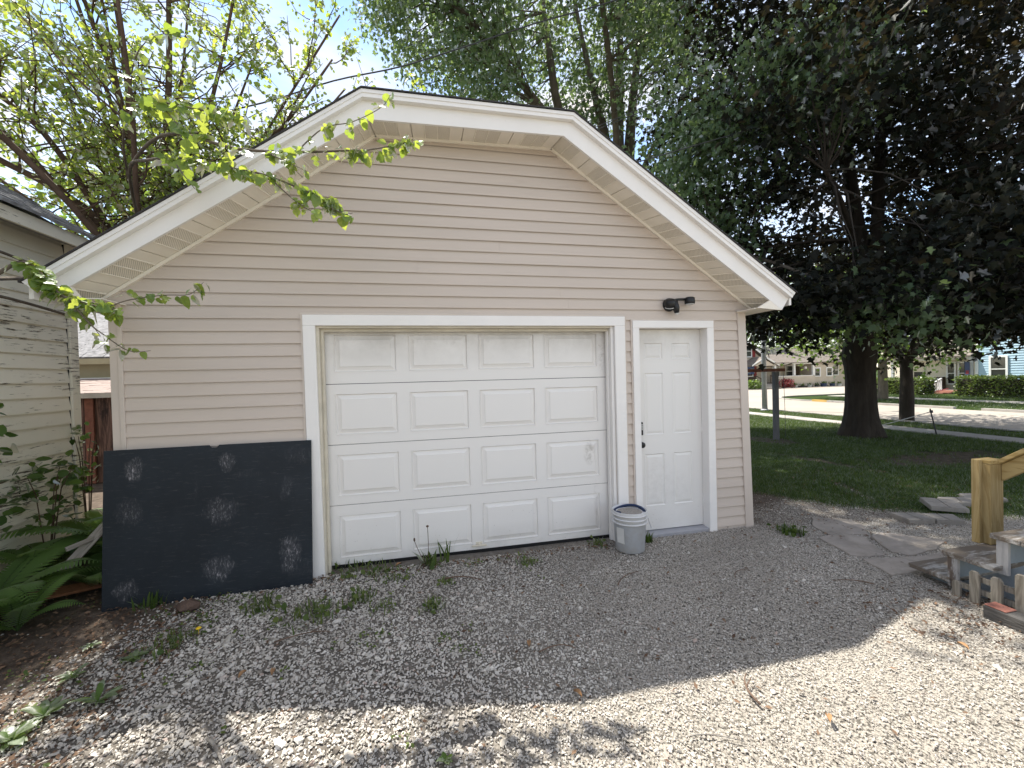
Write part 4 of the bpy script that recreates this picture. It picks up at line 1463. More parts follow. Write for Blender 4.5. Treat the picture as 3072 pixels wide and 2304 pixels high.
# ------------------------------------------------------------------ gravel and small ground cover
def gn_scatter(name, pts, rots, scales, protos, mat):
    """a point mesh whose points carry copies of a few small meshes (geometry nodes)"""
    me = bpy.data.meshes.new(name)
    me.vertices.add(len(pts))
    me.vertices.foreach_set('co', np.asarray(pts, np.float32).reshape(-1))
    for nm, arr, ty in (('rot', rots, 'FLOAT_VECTOR'), ('scl', scales, 'FLOAT_VECTOR')):
        a = me.attributes.new(nm, ty, 'POINT')
        a.data.foreach_set('vector', np.asarray(arr, np.float32).reshape(-1))
    me.update()
    ob_ = bpy.data.objects.new(name, me)
    COL.objects.link(ob_)
    me.materials.append(MATS[mat])
    lib = bpy.data.collections.new(name + '_pieces')
    for i, pm in enumerate(protos):
        po = bpy.data.objects.new(name + '_piece', pm)
        lib.objects.link(po)
    ng = bpy.data.node_groups.new(name + '_scatter', 'GeometryNodeTree')
    ng.interface.new_socket('Geometry', in_out='INPUT', socket_type='NodeSocketGeometry')
    ng.interface.new_socket('Geometry', in_out='OUTPUT', socket_type='NodeSocketGeometry')
    N, Lk = ng.nodes, ng.links
    gi, go = N.new('NodeGroupInput'), N.new('NodeGroupOutput')
    ci = N.new('GeometryNodeCollectionInfo')
    ci.inputs['Collection'].default_value = lib
    ci.inputs['Separate Children'].default_value = True
    ci.inputs['Reset Children'].default_value = True
    ip = N.new('GeometryNodeInstanceOnPoints')
    ip.inputs['Pick Instance'].default_value = True
    a1 = N.new('GeometryNodeInputNamedAttribute')
    a1.data_type = 'FLOAT_VECTOR'
    a1.inputs['Name'].default_value = 'rot'
    a2 = N.new('GeometryNodeInputNamedAttribute')
    a2.data_type = 'FLOAT_VECTOR'
    a2.inputs['Name'].default_value = 'scl'
    rv = N.new('FunctionNodeRandomValue')
    rv.data_type = 'INT'
    imin = [i for i in rv.inputs if i.name == 'Min' and i.type == 'INT'][0]
    imax = [i for i in rv.inputs if i.name == 'Max' and i.type == 'INT'][0]
    imin.default_value, imax.default_value = 0, len(protos) - 1
    e2r = N.new('FunctionNodeEulerToRotation')
    Lk.new(gi.outputs[0], ip.inputs['Points'])
    Lk.new(ci.outputs[0], ip.inputs['Instance'])
    Lk.new([o_ for o_ in rv.outputs if o_.type == 'INT'][0], ip.inputs['Instance Index'])
    Lk.new(a1.outputs['Attribute'], e2r.inputs[0])
    Lk.new(e2r.outputs[0], ip.inputs['Rotation'])
    Lk.new(a2.outputs['Attribute'], ip.inputs['Scale'])
    Lk.new(ip.outputs[0], go.inputs[0])
    md = ob_.modifiers.new('scatter', 'NODES')
    md.node_group = ng
    return ob_


def stone_proto(seed):
    rng = np.random.default_rng(seed)
    bm = bmesh.new()
    p = rng.normal(0, 1, (13, 3))
    p /= np.linalg.norm(p, axis=1)[:, None]
    p *= rng.uniform(.75, 1.0, (13, 1)) * np.array([.56, .44, .34])
    for q in p:
        bm.verts.new(q)
    bmesh.ops.convex_hull(bm, input=bm.verts)
    for v in [v for v in bm.verts if not v.link_faces]:
        bm.verts.remove(v)
    me = bpy.data.meshes.new('stone')
    bm.to_mesh(me)
    bm.free()
    me.materials.append(MATS['gravel_stone'])
    return me


rng = np.random.default_rng(11)
# jittered points, denser where the stones are finer (right) and coarser on the left
def gravel_points(x0, x1, y0, y1, n):
    X = rng.uniform(x0, x1, n)
    Y = rng.uniform(y0, y1, n)
    g, gr = masks(X, Y)
    coarse = 1 - smooth01(X + 0.35 * (-Y - 1.2).clip(0, 3), -0.6, 2.0)
    size = (0.0070 + 0.0085 * coarse) * np.exp(rng.normal(-.05, .38, n))
    keep = rng.uniform(0, 1, n) < (np.where(X < -1.5, 0.006, 0.05) + 0.95 * g ** 1.3) * np.minimum(1, 0.0105 / size) ** 1.3
    # nothing inside the buildings, thin cover off the drive
    keep &= ~((Y > -0.01) & (X > -2.3) & (X < 3.33))
    keep &= ~((X < -3.48) & (Y < 1.4))
    keep &= ~((X > 3.75) & (X < 5) & (Y < -1.2))
    return X[keep], Y[keep], size[keep]


gx, gy, gs = gravel_points(-4.2, 6.6, -3.5, 1.1, 430000)
gz = rng.uniform(-.35, .10, len(gx)) * gs - .004
rot = rng.uniform(0, 2 * np.pi, (len(gx), 3))
rot[:, :2] = rng.normal(0, .30, (len(gx), 2))
scl = gs[:, None] * rng.uniform(.75, 1.5, (len(gx), 3))
big = rng.uniform(0, 1, len(gx)) < .018
scl[big] *= rng.uniform(1.4, 2.6, (big.sum(), 1))
gravel = gn_scatter('gravel', np.stack([gx, gy, gz], 1), rot, scl, [stone_proto(i) for i in range(6)], 'gravel_stone')
stuff(gravel)
tag(gravel, 'pale crushed limestone gravel covering the drive in front of the garage')


def tuft_proto(seed, n, h, spread, mat, width=1.0):
    rg = np.random.default_rng(seed)
    pos = np.concatenate([rg.normal(0, spread, (n, 2)), np.zeros((n, 1))], 1)
    th = rg.uniform(0, 2 * np.pi, n)
    tilt = np.abs(rg.normal(0, .45, n))
    L = np.stack([np.cos(th) * np.sin(tilt), np.sin(th) * np.sin(tilt), np.cos(tilt)], 1)
    W = np.stack([-np.sin(th), np.cos(th), np.zeros(n)], 1)
    N_ = np.cross(W, L)
    tv = T_BLADE[0] * np.array([width, 1, 1])
    me_ = leaf_mesh('tuft', pos, np.stack([W, L, N_], 2), rg.uniform(.55, 1.15, n) * h, (tv, T_BLADE[1]), rg.uniform(0, 1, n))
    me_.materials.append(MATS[mat])
    return me_


def lawn_points():
    out = []
    for (x0, x1, y0, y1, dens, hs) in ((3.4, 9.0, -0.9, 5.0, 420, 1.0), (3.4, 12.0, 0.0, 10.5, 150, 1.1), (5, 14.2, -2, 18, 60, 1.35), (12.75, 14.1, 0, 16, 60, 1.3),
                                       (19.8, 24.1, 3, 14.5, 18, 2.0), (25.4, 28.0, 3, 18, 16, 2.0)):
        n = int((x1 - x0) * (y1 - y0) * dens)
        X, Y = rng.uniform(x0, x1, n), rng.uniform(y0, y1, n)
        g, gr = masks(X, Y)
        k = rng.uniform(0, 1, n) < gr ** 1.5
        k &= ~((X > 11.95) & (X < 12.8)) & ~((X > 24.1) & (X < 25.4)) & ~((X < 3.5) & (Y < 6.7))
        k &= ~((X > 14.1) & (X < 19.8))
        out.append(np.stack([X[k], Y[k], np.full(k.sum(), hs)], 1))
    return np.concatenate(out)


lp_ = lawn_points()
rot = np.zeros((len(lp_), 3))
rot[:, 2] = rng.uniform(0, 6.28, len(lp_))
patch = 0.65 + 0.7 * (nz2(lp_[:, 0], lp_[:, 1], 0.8, 5) * .5 + .5)
scl = (lp_[:, 2] * rng.uniform(.6, 1.2, len(lp_)) * patch)[:, None] * np.ones((1, 3))
lawn = gn_scatter('lawn_grass', np.stack([lp_[:, 0], lp_[:, 1], np.full(len(lp_), -.012)], 1), rot, scl,
                  [tuft_proto(i, 16, .046, .040, 'leaf_grass') for i in range(4)], 'leaf_grass')
stuff(lawn)
tag(lawn, 'short mown lawn grass beside and behind the garage')

# weeds: small tufts in the gravel, each one its own thing
def weed(x, y, h, n, sp, mat, label, name='weed', cat='weed', group='weeds growing in the gravel', seed=0, tmpl=None, droop=.2):
    rg = np.random.default_rng(seed + 900)
    o_ = thing(name, (x, y, -.004), label, cat, group)
    bl = link('blades', tuft_proto(seed + 70, n, h, sp, mat, 1.6), None)
    bl.parent = o_
    stuff(bl)
    if tmpl is not None:
        m = n // 2
        pos = np.concatenate([rg.normal(0, sp * 1.1, (m, 2)), rg.uniform(.01, h * .6, (m, 1))], 1)
        lm = leaf_mesh('leaves', pos, rotmats(rg, m, droop), rg.uniform(.35, .7, m) * h, tmpl, rg.uniform(0, 1, m))
        lv = link('leaves', lm, mat)
        lv.parent = o_
        stuff(lv)
    tag(o_, label, cat, group)
    return o_


WEEDS = [(-1.20, -.42, .075, 60, .07, 'low moss-green weed patch below the right end of the chalkboard'),
         (-.80, -.62, .085, 80, .10, 'wide flat weed patch in the gravel just left of the garage door'),
         (-1.58, -.76, .07, 60, .085, 'flat weed patch under the chalkboard beside the yellow flower'),
         (-2.0, -.18, .11, 34, .05, 'grassy weed tuft at the lower left corner of the chalkboard'),
         (-.62, -.02, .075, 60, .09, 'weed mat against the left foot of the garage door casing'),
         (-.40, -.06, .06, 50, .08, 'thin weed mat below the first bottom panel of the garage door'),
         (-.50, -.50, .08, 44, .05, 'small upright weed in the gravel left of the garage door centre'),
         (.03, -.76, .075, 40, .045, 'small dark weed alone in the middle of the gravel'),
         (.13, -.42, .055, 30, .035, 'small weed beside the curved dark twig'),
         (.85, -.25, .06, 46, .05, 'small round weed in front of the third garage door panel'),
         (2.10, -.10, .10, 34, .03, 'grass tuft on the right side of the bucket at the door sill'),
         (1.60, -.04, .06, 40, .04, 'weeds in the corner left of the bucket'),
         (3.55, -.28, .09, 80, .055, 'bright green grass clump at the right corner of the garage'),
         (-.28, -.26, .05, 30, .05, 'faint weed sprig below the second bottom panel'),
         (-.30, -.68, .05, 34, .05, 'faint weed sprig in the gravel, second from the dark middle weed')]
for i, (x, y, h, n, sp, lab) in enumerate(WEEDS):
    weed(x, y, h, n, sp, 'leaf_grass' if i in (3, 10, 12) else 'leaf_weed', lab, seed=i, tmpl=None if i in (3, 10) else T_OVAL)

# plantain and dock rosettes at the lower left
def rosette(x, y, L, n, w, label, seed, rise=.5):
    rg = np.random.default_rng(seed)
    root = thing('broadleaf_weed', (x, y, 0), label, 'weed', 'broad leaved weeds at the lower left')
    n = n * 2 + 3
    L = L * .60
    for k in range(n):
        a = 2 * math.pi * k / n + rg.uniform(-.5, .5)
        ln = L * rg.uniform(.4, 1.2)
        el = rise * rg.uniform(.3, 1.9)
        vs, fs = [], []
        m = 7
        for i in range(m + 1):
            t = i / m
            r_ = ln * t
            z = ln * (el * t - .55 * t * t * el) + .006
            ww = w * ln * math.sin(math.pi * min(.98, .12 + t * .86)) * (.4 if t < .2 else 1)
            ca, sa = math.cos(a), math.sin(a)
            for s_ in (-1, 0, 1):
                vs.append((ca * r_ - sa * ww * s_, sa * r_ + ca * ww * s_, z + abs(s_) * ww * .35 + .002 * math.sin(9 * t + s_)))
        for i in range(m):
            for s_ in range(2):
                q = i * 3 + s_
                fs.append((q, q + 1, q + 4, q + 3))
        me_ = bpy.data.meshes.new('leaf')
        me_.from_pydata(vs, [], fs)
        at = me_.attributes.new('rnd', 'FLOAT', 'POINT')
        at.data.foreach_set('value', [float(rg.uniform(0, 1))] * len(vs))
        o_ = bpy.data.objects.new('leaf', me_)
        COL.objects.link(o_)
        me_.materials.append(MATS['leaf_green'])
        for p in me_.polygons:
            p.use_smooth = True
        o_.parent = root
    return root


ROS = [(-1.88, -1.26, .16, 7, .20, 'yellow-green broadleaf weed in the sun patch at the lower left'),
       (-1.68, -1.22, .19, 5, .15, 'broadleaf weed with one long upright curved leaf, lower left'),
       (-1.90, -1.40, .15, 7, .22, 'broadleaf weed at the very left edge of the gravel, below the others'),
       (-1.95, -1.52, .14, 6, .22, 'broadleaf weed nearest the lower left corner of the picture'),
       (-2.08, -.66, .09, 6, .22, 'dark green weed rosette in the shade left of the sunny strip'),
       (-1.72, -.87, .11, 7, .22, 'dark green weed rosette in the shade below the chalkboard'),
       (-1.97, -.96, .12, 7, .2, 'dark green weed rosette between the two sunny strips'),
       (.05, -1.98, .06, 5, .3, 'tiny light green seedling at the bottom edge of the gravel')]
for i, (x, y, L, n, w, lab) in enumerate(ROS):
    rosette(x, y, L, n, w, lab, 300 + i, .75 if i == 1 else .5)

# dandelion in seed by the garage door
dd = thing('dandelion', (-.0, -.05, 0), 'dandelion with two bare seed stalks against the garage door', 'dandelion')
MB().tube(curve_pts((-.0, -.05, 0), (.005, -.055, .335), bow=(.006, 0, 0)), .0028, 5).build('stalk', 'twig', dd)
MB().tube(curve_pts((-.0, -.05, 0), (-.108, -.06, .225), bow=(-.0, 0, -.03)), .0028, 5).build('stalk', 'twig', dd)
MB().lathe([(.002, -.01), (.011, -.004), (.013, .004), (.005, .01)], (.005, -.055, .340), 8).build('seed_head', 'twig', dd)
MB().lathe([(.002, -.016), (.008, -.008), (.008, .010), (.003, .016)], (-.109, -.06, .236), 8).build('seed_head', 'twig', dd)
tm = tuft_proto(55, 26, .16, .035, 'leaf_weed', 2.2)
o = link('leaf_rosette', tm, None)
o.parent = dd
tm = tuft_proto(56, 7, .24, .03, 'leaf_grass', .7)
o = link('grass_stems', tm, None)
o.parent = dd
o.location = (.16, .02, 0)

fl = MB().lathe([(.002, .03), (.014, .036), (.017, .040), (.010, .046)], (-1.475, -.68, 0), 10)
fl.tube([(-1.475, -.68, 0), (-1.475, -.68, .032)], .002, 5)
tag(fl.build('yellow_flower', 'flower_yellow'), 'single yellow flower in the weeds below the chalkboard', 'flower')

# stone, twigs, fallen leaves, boards
bm = bmesh.new()
rg = np.random.default_rng(77)
for p in rg.normal(0, 1, (22, 3)):
    p = p / np.linalg.norm(p) * rg.uniform(.85, 1)
    bm.verts.new((p[0] * .085, p[1] * .06, p[2] * .05))
bmesh.ops.convex_hull(bm, input=bm.verts)
me_ = bpy.data.meshes.new('brown_rock')
bm.to_mesh(me_)
bm.free()
o = link('brown_rock', me_, 'stone_brown', bevel=.006)
o.location = (-1.70, -.335, .032)
tag(o, 'brown angular rock at the foot of the chalkboard', 'rock')

TW = [((.13, -.41), (.42, -.52), .007, .03, 'curved dark twig in the gravel below the door handle'),
      ((-.95, -.92), (-.62, -.90), .005, .012, 'reddish forked twig on the gravel at the left'),
      ((1.42, -.82), (1.68, -.66), .005, .01, 'straight brown twig on the gravel right of the middle'),
      ((.48, -.28), (.56, -.42), .004, .008, 'thin pale twig below the lift handle'),
      ((1.55, -2.05), (1.64, -1.86), .006, .012, 'curved tan twig lying in the sun at the right'),
      ((.62, -1.42), (.84, -1.44), .005, .012, 'dark twig on the edge of the garage shadow'),
      ((-1.0, -1.62), (-.86, -1.80), .009, .012, 'pale bleached stick in the sun at the lower left'),
      ((1.12, -2.12), (1.33, -2.20), .004, .006, 'straight pale stick in the sun near the bottom edge'),
      ((3.25, -1.30), (3.02, -1.18), .005, .01, 'dark thin twig on the shaded gravel near the steps'),
      ((2.35, -.95), (2.55, -.88), .004, .01, 'thin dark twig on the shaded gravel right of the bucket')]
for i, (a, b_, r_, zz_, lab) in enumerate(TW):
    rg = np.random.default_rng(500 + i)
    P = curve_pts((*a, zz_), (*b_, zz_), n=6, bow=(rg.uniform(-.03, .03), rg.uniform(.01, .05), .004))
    mb = MB().tube(P, [r_ * (1 - .08 * k) for k in range(7)], 6)
    if i in (1, 4, 6):
        mb.tube(curve_pts(P[3], P[3] + Vector((.08, .05, .004)), n=3), [r_ * .7, r_ * .6, r_ * .5, r_ * .3], 5)
    tag(mb.build('twig', 'plank_grey' if i in (3, 6, 7) else 'twig', smooth=True), lab, 'twig', 'twigs lying on the gravel')
DLF = [(.58, -1.34, 'orange-brown curled leaf on the edge of the garage shadow'), (.72, -1.78, 'small brown dead leaf in the sun below the shadow edge'),
       (-.86, -1.22, 'dead tan leaf on the shaded gravel at the left'), (-1.02, -1.20, 'dead reddish leaf beside the tan one at the left'),
       (2.98, -1.98, 'curled brown leaf on the sunny gravel near the steps'), (-.25, -.02, 'small orange dead leaf against the garage door'),
       (-.62, -2.0, 'dead brown leaf near the bottom edge at the left'), (1.78, -2.2, 'dead tan leaf near the bottom edge at the right')]
for i, (x, y, lab) in enumerate(DLF):
    rg = np.random.default_rng(600 + i)
    a = rg.uniform(0, 6.28)
    vs = []
    for t in np.linspace(0, 1, 5):
        w = .013 * math.sin(math.pi * (.1 + .85 * t))
        for s_ in (-1, 0, 1):
            vs.append((.055 * t - .027, w * s_, .010 + .012 * abs(s_) + .010 * math.sin(3 * t)))
    fs = [(i_ * 3 + s_, i_ * 3 + s_ + 1, i_ * 3 + s_ + 4, i_ * 3 + s_ + 3) for i_ in range(4) for s_ in range(2)]
    o = MB().add(vs, fs).build('dead_leaf', 'deadleaf', smooth=True)
    o.location = (x, y, 0.002)
    o.rotation_euler = (0, 0, a)
    tag(o, lab, 'leaf', 'dead leaves on the gravel')

# ------------------------------------------------------------------ trees
def tree_crown(root, name, centers, per, rad, size, mat, tmpl, rng, droop=.35, flat=.75, upbias=.55, sag=0.0):
    """leaf clumps round the given points"""
    C_ = np.asarray(centers)
    n = len(C_)
    k = rng.poisson(per, n)
    idx = np.repeat(np.arange(n), k)
    m = len(idx)
    r_ = rng.normal(0, 1, (m, 3)) * np.array([1, 1, flat]) * rad * .55
    r_[:, 2] -= sag * np.abs(rng.normal(0, 1, m))
    pos = C_[idx] + r_
    clump = rng.uniform(0, 1, n)[idx] * .55 + rng.uniform(0, 1, m) * .45
    me_ = leaf_mesh(name, pos, rotmats(rng, m, droop, upbias), rng.uniform(.65, 1.25, m) * size, tmpl, clump)
    o_ = link(name, me_, mat)
    o_.parent = root
    o_.location = -Vector(root.location)
    return stuff(o_)


def limb(root, pts, r0, r1, mat, name='limb', n=7, bumps=0.0, rg=None):
    P = [Vector(p) for p in pts]
    # resample with a smooth curve (Catmull-Rom)
    out = []
    for i in range(len(P) - 1):
        p0, p1, p2, p3 = P[max(i - 1, 0)], P[i], P[i + 1], P[min(i + 2, len(P) - 1)]
        for t in (0, .25, .5, .75):
            t2, t3 = t * t, t * t * t
            out.append(.5 * ((2 * p1) + (p2 - p0) * t + (2 * p0 - 5 * p1 + 4 * p2 - p3) * t2 + (3 * p1 - p0 - 3 * p2 + p3) * t3))
    out.append(P[-1])
    m = len(out)
    rad = [r0 + (r1 - r0) * (i / (m - 1)) ** .8 for i in range(m)]
    if rg is not None and bumps:
        rad = [r_ * (1 + rg.normal(0, bumps)) for r_ in rad]
    o_ = MB().tube(out, rad, n).build(name, mat, None, smooth=True)
    o_.parent = root
    o_.location = -Vector(root.location)
    return out, rad, o_


def nearest(paths, p):
    best = None
    p = Vector(p)
    for out, rad in paths:
        for q, r_ in zip(out, rad):
            d = (q - p).length + max(0, q.z - p.z) * .8
            if best is None or d < best[0]:
                best = (d, q, r_)
    return best


def twig_net(root, paths, centers, rng, mat, rad=.02, name='branches', every=1):
    """thin branches from the limbs to the leaf clumps"""
    mb = MB()
    for i, c_ in enumerate(centers):
        if i % every:
            continue
        d, q, r_ = nearest(paths, c_)
        L = (Vector(c_) - q).length
        P = curve_pts(q, c_, n=4, jit=.03, rng=rng, bow=(0, 0, .06 * L))
        r0 = min(r_ * .6, rad * (.5 + .35 * L))
        mb.tube(P, [r0, r0 * .8, r0 * .6, r0 * .42, r0 * .25], 5, cap=False)
    o_ = mb.build(name, mat, None, smooth=True, fix=False)
    o_.parent = root
    o_.location = -Vector(root.location)
    return stuff(o_)


def sample(rng, n, inside, lo, hi):
    out = []
    while len(out) < n:
        p = rng.uniform(lo, hi)
        if inside(p):
            out.append(p)
    return np.array(out)


# --- the mulberry behind the left slope of the roof: upright fans of shoots, big yellow-green leaves
rng = np.random.default_rng(21)
mul = thing('mulberry_tree', (-3.15, 2.35, 0), 'many stemmed mulberry tree with yellow-green leaves between the shed and the garage', 'tree')
tr_pts = [(-3.15, 2.35, -.1), (-3.12, 2.38, 1.2), (-3.16, 2.32, 2.4)]
MB().tube(tr_pts, [.20, .16, .15], 10).build('trunk', 'bark_grey', mul, smooth=True)
STEMS = [([(-3.16, 2.32, 2.3), (-3.15, 2.25, 3.6), (-3.02, 2.2, 4.6), (-2.95, 2.2, 5.6), (-2.9, 2.2, 7.2), (-2.8, 2.3, 9.2)], .075),
         ([(-3.16, 2.32, 2.4), (-3.3, 2.3, 3.5), (-3.5, 2.2, 5.2), (-3.75, 2.1, 6.2), (-4.1, 2.0, 8.0)], .06),
         ([(-3.2, 2.3, 2.4), (-3.66, 2.2, 3.5), (-4.12, 2.15, 3.96), (-4.7, 2.0, 4.3), (-5.6, 1.7, 5.0), (-6.8, 1.4, 6.0)], .07),
         ([(-3.2, 2.3, 2.4), (-3.7, 2.25, 3.6), (-4.2, 2.1, 4.6), (-4.7, 2.0, 5.1), (-5.6, 1.9, 6.4)], .055),
         ([(-3.15, 2.3, 2.6), (-3.05, 2.2, 4.0), (-2.6, 2.1, 4.7), (-2.3, 2.1, 5.8), (-2.0, 2.1, 7.4)], .05),
         ([(-3.15, 2.3, 2.6), (-2.9, 2.2, 3.6), (-2.2, 2.0, 4.3), (-1.6, 1.9, 4.8), (-1.0, 1.9, 5.7)], .042),
         ([(-3.15, 2.3, 2.7), (-3.3, 2.1, 4.2), (-3.2, 1.8, 5.4), (-3.3, 1.5, 7.6)], .045),
         ([(-3.2, 2.3, 2.7), (-3.6, 2.5, 4.5), (-4.0, 2.6, 6.0), (-4.7, 2.7, 8.4)], .045),
         ([(-3.2, 2.2, 2.3), (-3.45, 1.7, 3.3), (-4.2, 1.2, 4.4), (-5.2, .9, 5.2), (-6.2, .7, 6.2)], .05),
         ([(-3.15, 2.2, 2.5), (-3.0, 1.6, 3.5), (-2.75, 1.1, 4.6), (-2.7, .7, 6.2)], .04)]
for k in range(12):
    a = -1.15 + k * .21 + rng.uniform(-.08, .08)
    L_ = rng.uniform(3.2, 5.2)
    yy = rng.uniform(-1.2, .9)
    dx, dz = math.sin(a), math.cos(a) * .95 + .12
    STEMS.append(([(-3.17, 2.3, 2.3), (-3.2 + dx * .9, 2.3 + yy * .25, 2.7 + dz * 1.0), (-3.2 + dx * L_ * .55, 2.3 + yy * .6, 2.7 + dz * L_ * .55), (-3.2 + dx * L_, 2.3 + yy, 2.7 + dz * L_)], rng.uniform(.022, .036)))
paths = []
for pts, r_ in STEMS:
    o_, rd, _ = limb(mul, pts, r_, .012, 'bark_twig', 'stem', 7, .05, rng)
    paths.append((o_, rd))
# side shoots: straight, upright, leafy along their length
shoot_mb, LP, LD = MB(), [], []
for out, rd in paths:
    for i in range(3, len(out) - 1):
        for _ in range(rng.integers(0, 4)):
            p = out[i].lerp(out[min(i + 1, len(out) - 1)], rng.uniform())
            a = rng.uniform(0, 6.28)
            d = Vector((math.cos(a) * .75 + rng.normal(0, .15), math.sin(a) * .75, rng.uniform(.15, 1.1))).normalized()
            L = rng.uniform(.5, 1.7)
            q = p + d * L
            P = curve_pts(p, q, n=5, jit=.02, rng=rng, bow=(0, 0, -.05 * L))
            r0 = min(rd[i] * .6, .012)
            shoot_mb.tube(P, [r0 * (1 - .15 * k) for k in range(6)], 4, cap=False)
            m = int(L * rng.uniform(5, 10))
            for t in rng.uniform(.12, 1.0, m):
                j = min(int(t * 5), 4)
                LP.append(P[j].lerp(P[j + 1], t * 5 - j))
            for _k in range(rng.integers(1, 4)):
                j = rng.integers(1, 5)
                d2 = (d + Vector(rng.normal(0, .6, 3))).normalized()
                L2 = rng.uniform(.2, .65)
                P2 = curve_pts(P[j], P[j] + d2 * L2, n=3, jit=.03, rng=rng)
                shoot_mb.tube(P2, [r0 * .5, r0 * .42, r0 * .34, r0 * .22], 4, cap=False)
                for t in rng.uniform(.1, 1.0, int(L2 * 16)):
                    jj = min(int(t * 3), 2)
                    LP.append(P2[jj].lerp(P2[jj + 1], t * 3 - jj))
sh = shoot_mb.build('shoots', 'bark_twig', None, smooth=True, fix=False)
sh.parent = mul
sh.location = -Vector(mul.location)
stuff(sh)
LPn = np.array([tuple(p) for p in LP])
LPn = LPn + rng.normal(0, .03, LPn.shape)
ok = ~((LPn[:, 0] > -2.7) & (LPn[:, 1] > -.45) & (LPn[:, 2] < 2.35 + (LPn[:, 0] + 2.6) * .72 + .12))
LPn = LPn[ok]
# leaves grow in tufts of three or four
rep = rng.integers(2, 6, len(LPn))
LPn = np.repeat(LPn, rep, axis=0) + rng.normal(0, .035, (rep.sum(), 3))
m = len(LPn)
lm = leaf_mesh('foliage', LPn, rotmats(rng, m, .45, .6), rng.uniform(.03, .078, m), T_OVAL, rng.uniform(0, 1, m))
o = link('foliage', lm, 'leaf_mulberry')
o.parent = mul
o.location = -Vector(mul.location)
stuff(o)

# overhanging branches of the mulberry with leaves one can pick out one by one
LEAFM = []
for s_ in range(4):
    rg = np.random.default_rng(s_ + 60)
    half = [(0, 0), (.17, .04), (.34, .20), (.37, .42), (.26, .50), (.31, .64), (.20, .82), (.08, .92), (0, 1.04)]
    if s_ == 1:
        half = [(0, 0), (.20, .05), (.38, .24), (.36, .50), (.26, .74), (.11, .92), (0, 1.06)]
    if s_ == 3:
        half = [(0, 0), (.12, .03), (.30, .16), (.40, .36), (.22, .44), (.15, .50), (.29, .66), (.22, .82), (.09, .93), (0, 1.04)]
    n = len(half)
    vs = [(0, y, -.22 * y * y) for _, y in half] + [(x, y, .16 * x - .22 * y * y + .04 * math.sin(7 * y)) for x, y in half[1:-1]] + [(-x, y, .16 * x - .22 * y * y + .04 * math.sin(6 * y + 1)) for x, y in half[1:-1]]
    Ri = lambda i: 0 if i == 0 else (n - 1 if i == n - 1 else n + i - 1)
    Li = lambda i: 0 if i == 0 else (n - 1 if i == n - 1 else n + (n - 2) + i - 1)
    fs = []
    for i in range(n - 1):
        a = [i, Ri(i), Ri(i + 1), i + 1]
        b_ = [i + 1, Li(i + 1), Li(i), i]
        fs.append(tuple(dict.fromkeys(a)))
        fs.append(tuple(dict.fromkeys(b_)))
    fs = [f for f in fs if len(f) > 2]
    me_ = bpy.data.meshes.new('leaf')
    me_.from_pydata(vs, [], fs)
    at = me_.attributes.new('rnd', 'FLOAT', 'POINT')
    at.data.foreach_set('value', [(.0, .45, .2, .7)[s_]] * len(vs))
    me_.materials.append(MATS['leaf_mulberry'])
    LEAFM.append(me_)

NLEAF = 0
def leafy_branch(pts, r0, r1, dens, lsize, twigs=(), bare=.25, seed=0):
    """one overhanging branch: part of the tree, its leaves are sub-parts"""
    global NLEAF
    rg = np.random.default_rng(seed)
    br_ = thing('overhanging_branch', (0, 0, 0), None, None)
    br_.parent = mul
    br_.location = -Vector(mul.location)
    mb = MB()
    allp = []
    for k, (P, a, b_) in enumerate([(pts, r0, r1)] + [(t, r1 * 1.3, r1 * .45) for t in twigs]):
        P = [Vector(p) for p in P]
        out = []
        for i in range(len(P) - 1):
            p0, p1, p2, p3 = P[max(i - 1, 0)], P[i], P[i + 1], P[min(i + 2, len(P) - 1)]
            for t in (0, .2, .4, .6, .8):
                t2, t3 = t * t, t * t * t
                out.append(.5 * ((2 * p1) + (p2 - p0) * t + (2 * p0 - 5 * p1 + 4 * p2 - p3) * t2 + (3 * p1 - p0 - 3 * p2 + p3) * t3))
        out.append(P[-1])
        m = len(out)
        mb.tube(out, [a + (b_ - a) * i / (m - 1) for i in range(m)], 6)
        allp.append((out, k))
    w = mb.build('wood', 'bark_grey', None, smooth=True)
    w.parent = br_
    xv, xf, xr = [], [], []
    for out, k in allp:
        m = len(out)
        L = sum((out[i + 1] - out[i]).length for i in range(m - 1))
        for _ in range(int(L * dens)):
            t = rg.uniform(bare if k == 0 else .05, 1.0)
            single = rg.uniform() < .40 and NLEAF < 290
            i = min(int(t * (m - 1)), m - 2)
            p = out[i].lerp(out[i + 1], t * (m - 1) - i)
            s_ = lsize * rg.uniform(.4, 1.05)
            a = rg.uniform(0, 6.28)
            pitch = rg.normal(-.75, .45)
            pl_, er_ = p + Vector(rg.normal(0, .018, 3)), (pitch, rg.normal(0, .5), a)
            pm_ = LEAFM[rg.integers(0, 4)]
            if not single:
                Mx = Matrix.LocRotScale(pl_, Euler(er_), Vector((s_, s_, s_)))
                kv = len(xv)
                xv += [tuple(Mx @ v.co) for v in pm_.vertices]
                xf += [tuple(i_ + kv for i_ in f.vertices) for f in pm_.polygons]
                xr += [float(np.clip(pm_.attributes['rnd'].data[0].value + rg.normal(0, .2), 0, 1))] * len(pm_.vertices)
                continue
            lo = bpy.data.objects.new('leaf', pm_)
            COL.objects.link(lo)
            lo.parent = br_
            lo.location = pl_
            lo.rotation_euler = er_
            lo.scale = (s_, s_, s_)
            NLEAF += 1
    if xv:
        xm = bpy.data.meshes.new('small_leaves')
        xm.from_pydata(xv, [], xf)
        at = xm.attributes.new('rnd', 'FLOAT', 'POINT')
        at.data.foreach_set('value', xr)
        xo = link('small_leaves', xm, 'leaf_mulberry')
        xo.parent = br_
        stuff(xo)

